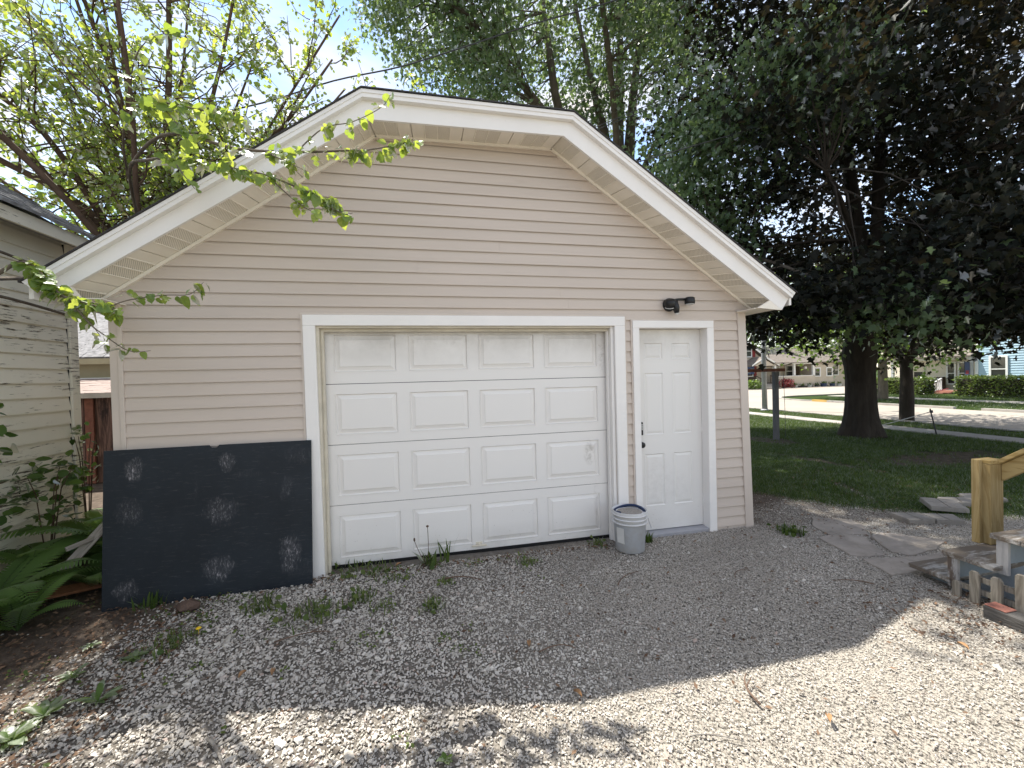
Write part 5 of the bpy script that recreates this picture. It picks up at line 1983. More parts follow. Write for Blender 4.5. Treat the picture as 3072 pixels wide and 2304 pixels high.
# from the left edge, in front of the eave and the corner of the garage
leafy_branch([(-3.35, 1.6, 2.5), (-3.1, .6, 2.55), (-2.75, -.35, 2.36), (-2.52, -.6, 2.33), (-2.40, -.6, 2.41), (-2.32, -.6, 2.37), (-2.25, -.62, 2.286), (-2.17, -.62, 2.20), (-2.03, -.60, 2.165), (-1.90, -.6, 2.11)],
             .016, .004, 34, .09,
             [[(-2.19, -.62, 2.20), (-2.06, -.62, 2.16), (-1.966, -.6, 2.139), (-1.841, -.6, 2.184), (-1.646, -.6, 2.219), (-1.49, -.6, 2.229), (-1.408, -.6, 2.31)],
              [(-2.15, -.62, 2.19), (-2.05, -.62, 2.04), (-1.99, -.6, 1.97), (-1.852, -.6, 1.859), (-1.727, -.6, 1.857)],
              [(-2.32, -.6, 2.37), (-2.2, -.58, 2.22), (-2.1, -.56, 2.08), (-2.05, -.52, 1.96)]], .42, 1)
leafy_branch([(-3.4, 1.3, 2.7), (-3.3, .3, 2.75), (-3.05, -.5, 2.62), (-2.86, -.75, 2.50), (-2.62, -.78, 2.55), (-2.46, -.78, 2.55)], .014, .004, 32, .09,
             [[(-2.86, -.75, 2.50), (-2.74, -.78, 2.36), (-2.62, -.78, 2.26), (-2.52, -.8, 2.16)], [(-3.05, -.5, 2.62), (-2.85, -.7, 2.28), (-2.72, -.75, 2.16), (-2.6, -.75, 2.08)]], .35, 2)
leafy_branch([(-3.4, 1.2, 2.35), (-3.2, .2, 2.36), (-2.95, -.55, 2.24), (-2.75, -.8, 2.14), (-2.58, -.85, 2.07), (-2.45, -.86, 2.06)], .014, .004, 34, .09,
             [[(-2.95, -.55, 2.24), (-2.78, -.75, 2.05), (-2.66, -.8, 2.0)]], .35, 3)
# over the roof edge, in front of the gable
leafy_branch([(-3.15, 2.1, 2.8), (-2.7, 1.0, 3.45), (-2.2, .1, 3.36), (-1.75, -.5, 3.14), (-1.45, -.75, 3.05), (-1.21, -.8, 2.993), (-.934, -.8, 2.956), (-.646, -.8, 2.844), (-.53, -.8, 2.80)],
             .015, .004, 34, .092,
             [[(-.934, -.8, 2.956), (-.80, -.84, 2.82), (-.70, -.86, 2.74), (-.62, -.88, 2.70)],
              [(-.70, -.8, 2.87), (-.56, -.82, 2.77), (-.47, -.82, 2.73), (-.42, -.82, 2.74)],
              [(-1.5, -.72, 3.06), (-1.40, -.85, 2.93), (-1.30, -.9, 2.80)]], .42, 4)
leafy_branch([(-2.2, .1, 3.36), (-1.8, -.4, 3.3), (-1.45, -.75, 3.20), (-1.10, -.8, 3.111), (-.733, -.8, 3.124), (-.428, -.8, 3.162), (-.333, -.8, 3.17), (-.074, -.8, 3.242), (-.02, -.8, 3.274)],
             .012, .0035, 38, .09,
             [[(-.75, -.8, 3.13), (-.58, -.84, 3.27), (-.408, -.8, 3.352), (-.223, -.8, 3.466), (-.158, -.8, 3.559)],
              [(-.95, -.8, 3.11), (-.78, -.9, 3.0), (-.66, -.95, 2.93)]], .3, 5)
leafy_branch([(-2.7, 1.0, 3.45), (-2.3, .2, 3.55), (-1.9, -.4, 3.5), (-1.55, -.75, 3.38), (-1.25, -.85, 3.30), (-1.02, -.9, 3.26)], .011, .0035, 38, .09,
             [[(-1.9, -.4, 3.5), (-1.7, -.7, 3.65), (-1.5, -.85, 3.72), (-1.3, -.9, 3.70)], [(-1.55, -.75, 3.38), (-1.4, -.85, 3.2), (-1.32, -.9, 3.08)]], .3, 6)

# --- silver maple behind the garage
rng = np.random.default_rng(31)
sil = thing('silver_maple', (6.75, 9.2, 0), 'tall grey stemmed silver maple with fine green leaves behind the garage roof', 'tree')
limb(sil, [(6.75, 9.2, -.2), (6.72, 9.2, 2), (6.75, 9.2, 4.2), (6.75, 9.15, 6.2)], .55, .40, 'bark_grey', 'trunk', 14, .03, rng)
paths = []
for pts, r0 in [([(6.75, 9.15, 5.6), (6.87, 9, 8.2), (7.1, 9, 10.6), (7.59, 9, 14.1), (8.1, 9, 18)], .30),
                ([(6.7, 9.15, 5.6), (6.55, 9, 9.0), (6.65, 9, 11.5), (6.74, 9, 14.0), (6.6, 9, 18)], .27),
                ([(6.65, 9.15, 5.4), (6.1, 9, 9.2), (5.84, 9, 10.4), (5.35, 9, 12.6), (4.6, 9, 16.5)], .25),
                ([(6.6, 9.1, 5.2), (5.2, 9, 8.8), (4.5, 9, 10.2), (4.2, 8.9, 12.0), (4.03, 8.9, 13.6), (3.9, 8.8, 17)], .25),
                ([(6.55, 9.1, 5.0), (4.9, 8.8, 8.5), (3.6, 8.6, 10.1), (2.2, 8.4, 11.4), (.4, 8.0, 12.8), (-1.2, 7.6, 13.6)], .20),
                ([(6.8, 9.0, 5.2), (6.9, 7.6, 6.6), (6.8, 6.0, 7.0), (6.7, 4.6, 6.8)], .10),
                ([(6.75, 8.9, 5.2), (6.6, 7.9, 7.4), (6.7, 6.4, 8.4), (7.0, 4.8, 8.3), (7.5, 3.2, 7.9)], .10),
                ([(6.7, 9.1, 6.2), (5.6, 7.4, 9.6), (4.2, 5.4, 11.6), (2.6, 3.0, 11.3)], .13),
                ([(6.8, 9.0, 4.6), (7.3, 6.4, 5.1), (7.7, 4.4, 4.2), (7.9, 2.6, 3.1)], .07)]:
    o_, rd, _ = limb(sil, pts, r0, .025, 'bark_grey', 'limb', 9, .03, rng)
    paths.append((o_, rd))

def in_sil(p):
    x, y, z = p
    # broad crown above and behind the garage, ragged underside
    e = ((x - 3.9) / 5.9) ** 2 + ((y - 7.6) / 3.6) ** 2 + ((z - 13.6) / 4.6) ** 2
    if e > 1 or e < .20:
        return False
    if y < 5.5 and z > 11.5 and x < 1.0:
        return False
    # gaps in front of the stems
    if 3.2 < x * 9 / y < 7.8 and y < 9.2 and noise.noise(Vector((x * .55, y * .3, z * .55))) > -.12:
        return False
    return True
c1 = sample(rng, 600, in_sil, (-2.2, 4.0, 9), (9.6, 10.8, 18.2))
def in_hang(p):
    x, y, z = p
    return ((x - 6.6) / 1.5) ** 2 + ((y - 4.9) / 1.2) ** 2 + ((z - 6.3) / 2.9) ** 2 < 1
c2 = sample(rng, 74, in_hang, (5.0, 3.6, 3.3), (8.4, 6.4, 9.4))
c3 = sample(rng, 40, lambda p: ((p[0] - 7.4) / 1.7) ** 2 + ((p[1] - 3.0) / 1.1) ** 2 + ((p[2] - 7.3) / 1.0) ** 2 < 1, (5.6, 1.8, 6.2), (9.2, 4.2, 8.4))
c4 = sample(rng, 17, lambda p: True, (7.4, 1.0, 2.6), (9.2, 3.9, 3.2))
c5 = sample(rng, 44, lambda p: ((p[0] - 2.3) / 1.9) ** 2 + ((p[1] - 2.6) / 1.3) ** 2 + ((p[2] - 10.9) / 1.3) ** 2 < 1, (.3, 1.2, 9.5), (4.3, 4, 12.3))
cs = np.concatenate([c1, c2, c3, c4, c5])
twig_net(sil, paths, cs, rng, 'bark_grey', .026)
tree_crown(sil, 'foliage', cs, 84, .62, .135, 'leaf_silver', T_MAPLE, rng, droop=.75, flat=.8, sag=.12)

# --- dark purple maple on the lawn
rng = np.random.default_rng(41)
pur = thing('purple_maple', (10.3, 4.25, 0), 'large dark purple leaved maple with a thick furrowed trunk on the lawn', 'tree')
mb = MB()
P, rads = [], []
for z in np.linspace(-.1, 3.3, 18):
    P.append((10.3 + .02 * math.sin(z * 2), 4.25 - .10 * max(0, z - 2), z))
# fluted trunk with a flare at the foot
vs, fs = [], []
NS = 34
for i, (px, py, z) in enumerate(P):
    base = .285 + .15 * math.exp(-max(z, 0) / .32) + .05 * math.exp(-((z - 1.95) / .25) ** 2) + .07 * max(0, z - 2.5)
    for k in range(NS):
        a = 2 * math.pi * k / NS
        flare = math.exp(-max(z, 0) / .35)
        fl = 1 + .20 * flare * math.sin(a * 5 + 1) + .035 * math.sin(a * 11 + z * .7) + .03 * noise.noise(Vector((math.cos(a) * 6, math.sin(a) * 6, z * .9)))
        vs.append((px + math.cos(a) * base * fl, py + math.sin(a) * base * fl, z))
for i in range(len(P) - 1):
    for k in range(NS):
        a, b_ = i * NS + k, i * NS + (k + 1) % NS
        fs.append((a, b_, b_ + NS, a + NS))
MB().add(vs, fs).build('trunk', 'bark_dark', pur, smooth=True)
paths = []
for pts, r0 in [([(10.3, 4.12, 2.9), (10.3, 4.1, 3.9), (10.3, 4.32, 5.4), (10.3, 4.5, 7.0), (10.3, 4.9, 9.5), (10.3, 5.2, 11.5)], .27),
                ([(10.3, 4.05, 2.9), (10.3, 3.85, 4.2), (10.3, 3.75, 6.4), (10.2, 3.5, 8.6), (10.2, 3.3, 11)], .20),
                ([(10.3, 4.0, 3.0), (10.2, 3.4, 3.9), (10.1, 2.7, 4.7), (9.9, 1.6, 5.8), (9.7, .2, 7.0)], .15),
                ([(10.3, 4.2, 3.2), (10.0, 5.2, 4.2), (9.6, 6.4, 5.2), (9.2, 7.6, 6.4)], .13),
                ([(10.3, 4.1, 3.2), (9.4, 3.6, 4.2), (8.3, 3.0, 4.9), (7.2, 2.4, 5.2)], .11),
                ([(10.4, 4.1, 3.2), (11.6, 4.3, 4.6), (12.8, 4.5, 5.6), (14.2, 4.6, 6.2)], .13),
                ([(10.3, 3.9, 5.2), (9.8, 2.0, 5.9), (9.6, .6, 6.3), (9.5, -1.0, 6.7)], .07)]:
    o_, rd, _ = limb(pur, pts, r0, .03, 'bark_dark', 'limb', 9, .03, rng)
    paths.append((o_, rd))

def in_pur(p):
    x, y, z = p
    d = math.hypot((x - 10.2), (y - 4.0))
    top = 12.6 - .16 * d * d
    bot = 2.95 - .08 * d + .35 * math.sin(x * 1.9 + y * 1.3)
    if d > 4.7 or z > top or z < bot or x < 6.3:
        return False
    # the front of the crown is open, so that trunk and leaders show
    yt = -3.74 + (4.1 + 3.74) * x / 10.3
    if x < 10.4 and abs(y - yt) < .95 * (x / 10.3) and 1.62 + (2.6 - 1.62) * x / 10.3 < z < 1.62 + (6.3 - 1.62) * x / 10.3:
        return False
    # window of sky between the leaders and towards the right
    if ((y - 3.95) / .32) ** 2 + ((z - 6.1) / .55) ** 2 < 1:
        return False
    if ((y + .1) / .55) ** 2 + ((z - 6.6) / .9) ** 2 < 1:
        return False
    if y > 7.2 or (y > 6.2 and z < 3.4) or (y > 4.7 and z < 3.0):
        return False
    return d > 2.2 or z > 3.6
cs = sample(rng, 560, in_pur, (5.4, -.9, 1.9), (15.2, 8.9, 12.6))
# low skirt of drooping branches
sk = []
while len(sk) < 95:
    a = rng.uniform(0, 2 * math.pi)
    d = rng.uniform(2.2, 4.7)
    p = (10.2 + d * math.cos(a), 4.0 + d * math.sin(a), 2.42 + rng.uniform(0, .8) + .15 * math.sin(a * 7))
    if p[0] < 6.3 or p[1] > 4.9:
        continue
    sk.append(p)
cs2 = np.array(sk)
allc = np.concatenate([cs, cs2])
twig_net(pur, paths, allc, rng, 'bark_dark', .03)
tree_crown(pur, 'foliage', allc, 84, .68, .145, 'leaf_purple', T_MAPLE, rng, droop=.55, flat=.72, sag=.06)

# --- two smaller street trees and the trees far behind
def small_tree(name, x, y, r, h_fork, cr, cz, ch, n, per, mat, label, cat='tree', group=None, seed=0, leaf=.15, bark='bark_grey', low=None):
    rg = np.random.default_rng(seed)
    root = thing(name, (x, y, 0), label, cat, group)
    limb(root, [(x, y, -.1), (x + .02, y, h_fork * .5), (x, y, h_fork)], r * 1.15, r * .85, bark, 'trunk', 12, .03, rg)
    ps = []
    for k in range(5):
        a = 2 * math.pi * k / 5 + rg.uniform(-.3, .3)
        e_ = rg.uniform(.45, .8)
        pts = [(x, y, h_fork - .15), (x + math.cos(a) * cr * .22, y + math.sin(a) * cr * .22, h_fork + ch * .2), (x + math.cos(a) * cr * e_, y + math.sin(a) * cr * e_, cz + ch * rg.uniform(-.1, .35))]
        o_, rd, _ = limb(root, pts, r * .5, r * .1, bark, 'limb', 7, 0, rg)
        ps.append((o_, rd))
    lo = low if low is not None else cz - ch
    def ins(p):
        e = ((p[0] - x) / cr) ** 2 + ((p[1] - y) / cr) ** 2 + ((p[2] - cz) / ch) ** 2
        return .15 < e < 1 and p[2] > lo
    c_ = sample(rg, n, ins, (x - cr, y - cr, lo), (x + cr, y + cr, cz + ch))
    twig_net(root, ps, c_, rg, bark, .03, every=2)
    tree_crown(root, 'foliage', c_, per, cr * .26, leaf, mat, T_KITE if leaf > .2 else T_MAPLE, rg, droop=.5)
    return root


small_tree('street_tree', 14.3, 6.0, .165, 1.95, 3.0, 4.6, 2.9, 150, 46, 'leaf_purple', 'young street tree on the verge just right of the big maple trunk', seed=51, leaf=.15, bark='bark_dark', group='street trees')
small_tree('street_tree', 23.3, 13.2, .20, 2.1, 4.7, 5.0, 3.1, 190, 48, 'leaf_green', 'street tree across the road, in front of the clipped hedge', seed=52, leaf=.2, group='street trees')
for i, (x, y, r, hf, cr, cz, ch, n, lf, lab) in enumerate([
        (37, 40, .4, 3, 7.5, 8.2, 6.6, 190, .42, 'bright green tree behind the tan house with the porch'),
        (50, 36, .4, 3, 7.5, 8.5, 6.8, 170, .45, 'round green tree far right of the tan porch house'),
        (22, 44, .4, 3, 7.5, 9.0, 7.0, 170, .45, 'big green tree beyond the side street, left of the tan house'),
        (46, 12, .4, 3, 7.0, 9.0, 7.0, 150, .45, 'green tree rising behind the cream and blue houses'),
        (-9.5, 15, .3, 2.5, 5.0, 6.5, 4.2, 150, .26, 'green tree behind the beige outbuilding')]):
    small_tree('background_tree', x, y, r, hf, cr, cz, ch, n, 46, 'leaf_green', lab, seed=70 + i, leaf=lf, group='background trees')
print('leaves picked out', NLEAF)

# ------------------------------------------------------------------ yard furniture
cp = thing('clothesline_post', (8.13, 4.5, 0), 'grey clothesline post with a dark rusty crossbar standing on the lawn', 'post')
MB().box(8.08, 8.18, 4.45, 4.55, -.1, 1.60).build('post', 'post_grey', cp, bevel=.006)
MB().box(7.10, 8.37, 4.455, 4.545, 1.602, 1.675).build('crossbar', 'rust', cp, bevel=.005)
MB().tube(curve_pts((8.31, 4.46, 1.60), (8.33, 4.44, .05), n=8, bow=(.012, 0, 0)), .005, 5).build('line', 'wire', cp)
MB().tube([(8.31, 4.46, 1.60), (8.31, 4.46, 1.63)], .012, 6).build('hook', 'rust', cp)

up_ = thing('utility_pole', (13.76, 10.75, 0), 'slim pale grey metal pole standing beside the road', 'pole')
MB().tube([(13.76, 10.75, -.1), (13.74, 10.75, 2.8), (13.72, 10.75, 6.6)], [.105, .085, .06], 12).build('shaft', 'galvanised', up_, smooth=True)
MB().lathe([(.16, 0), (.16, .03), (.11, .06)], (13.76, 10.75, 0), 12).build('base', 'galvanised', up_)
MB().tube([(13.72, 10.75, 6.5), (14.3, 10.75, 6.75), (15.1, 10.75, 6.8)], [.035, .03, .03], 8).build('arm', 'galvanised', up_, smooth=True)
MB().box(15.05, 15.6, 10.65, 10.85, 6.74, 6.86).build('lamp_head', 'galvanised', up_, bevel=.03)

sk_ = thing('garden_stake', (11.93, 3.79, 0), 'thin dark metal stake driven in by the pavement', 'stake')
MB().tube([(11.94, 3.76, -.05), (11.84, 3.83, .62)], [.016, .014], 6).build('shaft', 'steel_dark', sk_)
MB().tube([(11.86, 3.815, .52), (11.855, 3.82, .58)], .032, 8).build('clamp', 'steel_dark', sk_)
o = MB().tube(curve_pts((11.855, 3.82, .55), (11.0, 4.34, .20), n=6, sag=-.01), .009, 5).build('rope', 'pot_white')
tag(o, 'pale rope running from the dark stake down to the big maple', 'rope')

# overhead cables
CAB = [([(-6.6, 4.2, 5.2), (-3.02, 4.2, 6.30), (-1.4, 4.2, 6.99), (-.24, 4.2, 7.39), (1.0, 4.2, 7.94), (2.33, 4.2, 8.56), (4.12, 4.2, 9.32), (7.5, 4.2, 10.9)], .014, 'thick twisted overhead cable crossing above the garage roof'),
       ([(1.0, 4.7, 6.3), (3.0, 4.6, 7.23), (3.95, 4.6, 7.65), (5.37, 4.4, 8.25), (7.43, 4.4, 9.30), (9.98, 4.4, 10.46), (14, 4.4, 12.2)], .008, 'uppermost of the thin overhead wires in front of the right trees'),
       ([(1.6, 4.2, 5.72), (3.6, 4.2, 6.68), (5.22, 4.2, 7.46), (7.24, 4.2, 8.47), (8.99, 4.2, 9.33), (11.03, 4.2, 10.22), (14, 4.2, 11.5)], .008, 'second thin overhead wire in front of the right trees'),
       ([(1.6, 4.2, 5.66), (3.6, 4.2, 6.62), (5.22, 4.2, 7.38), (7.24, 4.2, 8.37), (8.99, 4.2, 9.23), (11.38, 4.2, 10.43), (14, 4.2, 11.6)], .008, 'third overhead wire, just below the second one'),
       ([(2.6, 3.4, 5.1), (5.16, 3.4, 5.98), (7.25, 3.4, 6.71), (9.32, 3.4, 7.52), (11.6, 3.4, 8.37), (14.2, 3.4, 9.46)], .011, 'lowest overhead wire running above the right roof slope')]
for pts, r_, lab in CAB:
    P = [Vector(p) for p in pts]
    out = []
    for i in range(len(P) - 1):
        p0, p1, p2, p3 = P[max(i - 1, 0)], P[i], P[i + 1], P[min(i + 2, len(P) - 1)]
        for t in (0, .2, .4, .6, .8):
            t2, t3 = t * t, t * t * t
            out.append(.5 * ((2 * p1) + (p2 - p0) * t + (2 * p0 - 5 * p1 + 4 * p2 - p3) * t2 + (3 * p1 - p0 - 3 * p2 + p3) * t3))
    out.append(P[-1])
    tag(MB().tube(out, r_, 6).build('overhead_wire', 'wire', smooth=True), lab, 'wire', 'overhead wires')

# ------------------------------------------------------------------ houses across the street
def window(parent, face, a0, a1, z0, z1, d, trim='house_white', muntin=True, sill=True):
    """window in a wall: face 'y' (wall faces -Y at y=d) or 'x' (wall faces -X at x=d)"""
    t = .09
    def bx(mb, u0, u1, w0, w1, v0, v1):
        if face == 'y':
            mb.box(u0, u1, d - w1, d - w0, v0, v1)
        else:
            mb.box(d - w1, d - w0, u0, u1, v0, v1)
        return mb
    mb = MB()
    bx(mb, a0 - t, a0, .0, .05, z0 - t, z1 + t)
    bx(mb, a1, a1 + t, .0, .05, z0 - t, z1 + t)
    bx(mb, a0, a1, .0, .05, z1, z1 + t)
    bx(mb, a0, a1, .0, .07, z0 - t, z0)
    if muntin:
        bx(mb, a0, a1, .01, .045, (z0 + z1) / 2 - .025, (z0 + z1) / 2 + .025)
    w_ = mb.build('window', trim, parent)
    mb = MB()
    bx(mb, a0, a1, .003, .012, z0, (z0 + z1) / 2 - .025)
    mb.build('pane', 'glass_dark', w_)
    mb = MB()
    bx(mb, a0, a1, .003, .018, (z0 + z1) / 2 + .025, z1)
    mb.build('pane', 'glass_dark', w_)
    return w_


def lap_wall(parent, face, a0, a1, z0, z1, d, mat, step=.14, name='siding', gable=None):
    """lapped boards as relief: far wall, boards joined"""
    mb = MB()
    z = z0
    while z < z1 - .01:
        e_ = min(z + step, z1)
        l0, l1, h0, h1 = a0, a1, a0, a1
        if gable:
            (px, pz, zb) = gable
            def cut(q):
                f = max(0, (q - zb) / (pz - zb)) if q > zb else 0
                return a0 + (px - a0) * f, a1 + (px - a1) * f
            l0, l1 = cut(z)
            h0, h1 = cut(e_)
        if face == 'y':
            mb.add([(l0, d - .03, z), (l1, d - .03, z), (h1, d, e_), (h0, d, e_), (l0, d, z), (l1, d, z)], [(0, 1, 2, 3), (0, 4, 5, 1)])
        else:
            mb.add([(d - .03, l0, z), (d - .03, l1, z), (d, h1, e_), (d, h0, e_), (d, l0, z), (d, l1, z)], [(0, 1, 2, 3), (0, 4, 5, 1)])
        z = e_
    return mb.build(name, mat, parent, fix=False)


ph = thing('porch_house', (33, 30, 0), 'tan sided house with a low front porch across the side street', 'house')
YF = 28.6
# two storey gable at the left
MB().box(24.0, 31.6, 30.05, 37, 0, 3.0).build('wall', 'house_tan', ph)
lap_wall(ph, 'y', 24.0, 31.6, 0, 5.6, 30.0, 'house_tan', .15, gable=(27.8, 5.65, 3.0))
MB().prism([(24.0, 30.05, 3.0), (31.6, 30.05, 3.0), (27.8, 30.05, 5.65)], (0, 7, 0)).build('wall', 'house_tan', ph)
MB().prism([(27.8, 29.6, 5.9), (32.0, 29.6, 2.95), (32.0, 29.6, 2.78), (27.8, 29.6, 5.72)], (0, 7.6, 0)).build('roof', 'roof_brown', ph)
MB().prism([(27.8, 29.6, 5.9), (23.6, 29.6, 2.95), (23.6, 29.6, 2.78), (27.8, 29.6, 5.72)], (0, 7.6, 0)).build('roof', 'roof_brown', ph)
MB().prism([(27.8, 29.57, 5.93), (32.05, 29.57, 2.95), (32.05, 29.57, 2.74), (27.8, 29.57, 5.70)], (0, .03, 0)).build('rake_board', 'house_white', ph)
MB().prism([(27.8, 29.57, 5.93), (23.55, 29.57, 2.95), (23.55, 29.57, 2.74), (27.8, 29.57, 5.70)], (0, .03, 0)).build('rake_board', 'house_white', ph)
window(ph, 'y', 29.95, 30.55, 3.05, 4.05, 29.96)
MB().box(30.68, 31.0, 29.92, 29.97, 2.98, 4.12).build('shutter', 'shutter_red', ph)
window(ph, 'y', 29.75, 30.65, 1.2, 2.15, 29.96)
MB().box(29.75, 30.75, 29.80, 29.86, 1.35, 2.1).build('banner', 'banner_blue', ph)
MB().box(30.82, 31.12, 29.92, 29.97, 1.15, 2.25).build('shutter', 'shutter_red', ph)
# entrance gable
MB().prism([(30.72, 28.45, 2.95), (32.2, 28.45, 2.18), (32.2, 28.45, 2.05), (30.72, 28.45, 2.80)], (0, 1.6, 0)).build('roof', 'roof_brown', ph)
MB().prism([(30.72, 28.45, 2.95), (29.3, 28.45, 2.18), (29.3, 28.45, 2.05), (30.72, 28.45, 2.80)], (0, 1.6, 0)).build('roof', 'roof_brown', ph)
MB().prism([(30.72, 28.42, 2.97), (32.22, 28.42, 2.19), (32.22, 28.42, 2.06), (30.72, 28.42, 2.82)], (0, .025, 0)).build('rake_board', 'house_white', ph)
MB().prism([(30.72, 28.42, 2.97), (29.28, 28.42, 2.19), (29.28, 28.42, 2.06), (30.72, 28.42, 2.82)], (0, .025, 0)).build('rake_board', 'house_white', ph)
MB().prism([(29.6, 28.55, 2.1), (31.9, 28.55, 2.1), (30.72, 28.55, 2.72)], (0, .04, 0)).build('wall', 'house_tan', ph)
MB().box(30.2, 31.1, 30.02 - .08, 29.98, .55, 2.0).build('door', 'porch_dark', ph)
# porch
MB().box(31.6, 36.3, 30.25, 31, 0, 2.4).build('wall', 'house_tan', ph)
MB().box(31.9, 36.35, 28.7, 30.2, .1, .5).build('porch_floor', 'porch_dark', ph)
lap_wall(ph, 'y', 32.1, 36.35, .12, 1.08, YF, 'house_tan', .12)
MB().box(32.1, 36.4, 28.6, 28.72, 1.08, 1.13).build('rail_cap', 'house_white', ph)
MB().box(32.1, 36.35, 28.605, 28.7, .12, 1.08).build('wall', 'house_tan', ph)
for x in (31.95, 34.08, 36.25):
    MB().box(x - .09, x + .09, 28.6, 28.76, .1, 2.22).build('porch_post', 'house_white', ph)
MB().box(31.8, 36.5, 28.55, 28.78, 2.2, 2.32).build('beam', 'house_white', ph)
MB().prism([(31.7, 28.3, 2.30), (36.6, 28.3, 2.30), (35.1, 30.2, 3.15), (31.7, 30.2, 3.15)], (0, 0, .06)).build('roof', 'roof_brown', ph)
MB().prism([(36.6, 28.3, 2.30), (36.6, 31.0, 2.30), (35.1, 30.2, 3.15)], (0, 0, .06)).build('roof', 'roof_brown', ph)
window(ph, 'y', 33.2, 33.95, 1.05, 2.05, 30.22)
window(ph, 'y', 34.75, 35.5, 1.05, 2.05, 30.22)
MB().box(35.6, 36.2, 30.14, 30.21, .5, 2.0).build('door', 'porch_dark', ph)
MB().tube([(35.6, 28.9, 1.75), (35.6, 28.9, 1.95)], .11, 10).build('hanging_lantern', 'house_white', ph)
# wing at the right
MB().box(36.4, 38.7, 28.85, 33, 0, 2.35).build('wall', 'house_tan', ph)
lap_wall(ph, 'y', 36.4, 38.7, .15, 2.25, 28.8, 'house_tan', .12)
window(ph, 'y', 36.55, 37.1, 1.05, 1.75, 28.78, muntin=False)
window(ph, 'y', 37.95, 38.5, 1.05, 1.75, 28.78, muntin=False)
MB().box(38.7, 44, 29.6, 34, 0, 2.6).build('wall', 'house_tan', ph)
window(ph, 'y', 39.6, 40.2, 1.1, 2.0, 29.58)
MB().prism([(36.2, 28.5, 2.32), (44.3, 28.5, 2.32), (44.3, 32, 3.9), (36.2, 32, 3.9)], (0, 0, .07)).build('roof', 'roof_brown', ph)
MB().box(36.5, 41, 33, 38, 2.3, 4.2).build('wall', 'house_grey', ph)
for k in range(4):
    MB().box(29.7, 31.2, 28.2 - k * .3, 28.5 - k * .3, 0, .46 - k * .12).build('step', 'concrete', ph)
for x in (29.65, 31.25):
    MB().prism([(x, 28.5, 1.25), (x, 27.3, .75), (x, 27.3, .68), (x, 28.5, 1.18)], (.05, 0, 0)).build('stair_rail', 'porch_dark', ph)
    for y in (28.45, 27.9, 27.35):
        MB().box(x, x + .05, y - .03, y + .03, 0, .72 + (y - 27.3) * .42).build('rail_post', 'porch_dark', ph)

POTS = [(33.7, .20, 'pot_white', 'white planter tub'), (34.5, .16, 'steel_dark', 'black planter tub'), (35.3, .19, 'pot_white', 'white planter tub'), (36.1, .16, 'steel_dark', 'dark planter tub'),
        (36.9, .26, 'pot_blue', 'large dark blue planter'), (37.9, .22, 'pot_blue', 'blue grey planter tub'), (38.7, .2, 'pot_white', 'white planter tub'), (33.0, .15, 'steel_dark', 'small black planter tub')]
NTH = ['under the left porch window', 'second from the left below the porch wall', 'below the porch post', 'below the right end of the porch wall', 'below the first wing window', 'below the second wing window', 'at the right end of the wing', 'leftmost in the row below the porch']
for i, (x, r_, m_, lab) in enumerate(POTS):
    rt = thing('planter', (x, 28.2, 0), lab + ' ' + NTH[i], 'planter', 'planters along the tan house')
    MB().lathe([(r_ * .8, 0), (r_, r_ * 1.15), (r_ * 1.08, r_ * 1.15), (r_ * 1.08, r_ * 1.3), (r_ * .9, r_ * 1.25), (0, r_ * 1.2)], (x, 28.2, 0), 14).build('tub', m_, rt)
    tm = tuft_proto(800 + i, 30, .26, .09, 'leaf_weed', 3)
    o = link('plant', tm, None)
    o.parent = rt
    o.location = (0, 0, r_ * 1.2)

def bush(name, c, rad, n, leaf, mat, label, cat='bush', group=None, seed=0, tmpl=T_OVAL, stem=True):
    rg = np.random.default_rng(seed)
    root = thing(name, (c[0], c[1], 0), label, cat, group)
    d = rg.normal(0, 1, (n, 3))
    d /= np.linalg.norm(d, axis=1)[:, None]
    d *= rg.uniform(.55, 1.05, (n, 1)) * np.array(rad)
    pos = d + np.array([0, 0, c[2]])
    pos = pos[pos[:, 2] > 0.02]
    lm_ = leaf_mesh('foliage', pos, rotmats(rg, len(pos), .3), rg.uniform(.6, 1.2, len(pos)) * leaf, tmpl, rg.uniform(0, 1, len(pos)))
    o_ = link('foliage', lm_, mat)
    o_.parent = root
    stuff(o_)
    mb_ = MB()
    for k in range(6):
        a = rg.uniform(0, 6.28)
        sr = .006 if rad[0] < .3 else .014
        mb_.tube([(0, 0, -.05), (math.cos(a) * rad[0] * .4, math.sin(a) * rad[1] * .4, c[2]), (math.cos(a) * rad[0] * .7, math.sin(a) * rad[1] * .7, c[2] + rad[2] * .5)], [sr, sr * .7, sr * .4], 5)
    s_ = mb_.build('stems', 'bark_twig', None)
    s_.parent = root
    stuff(s_)
    return root


bush('flowering_shrub', (32.6, 28.0, .45), (.75, .5, .45), 420, .16, 'leaf_red', 'red flowering shrub beside the steps of the tan house', seed=91)
bush('shrub', (28.6, 27.6, .45), (.8, .5, .45), 420, .16, 'leaf_green', 'small green shrub left of the steps of the tan house', seed=92)

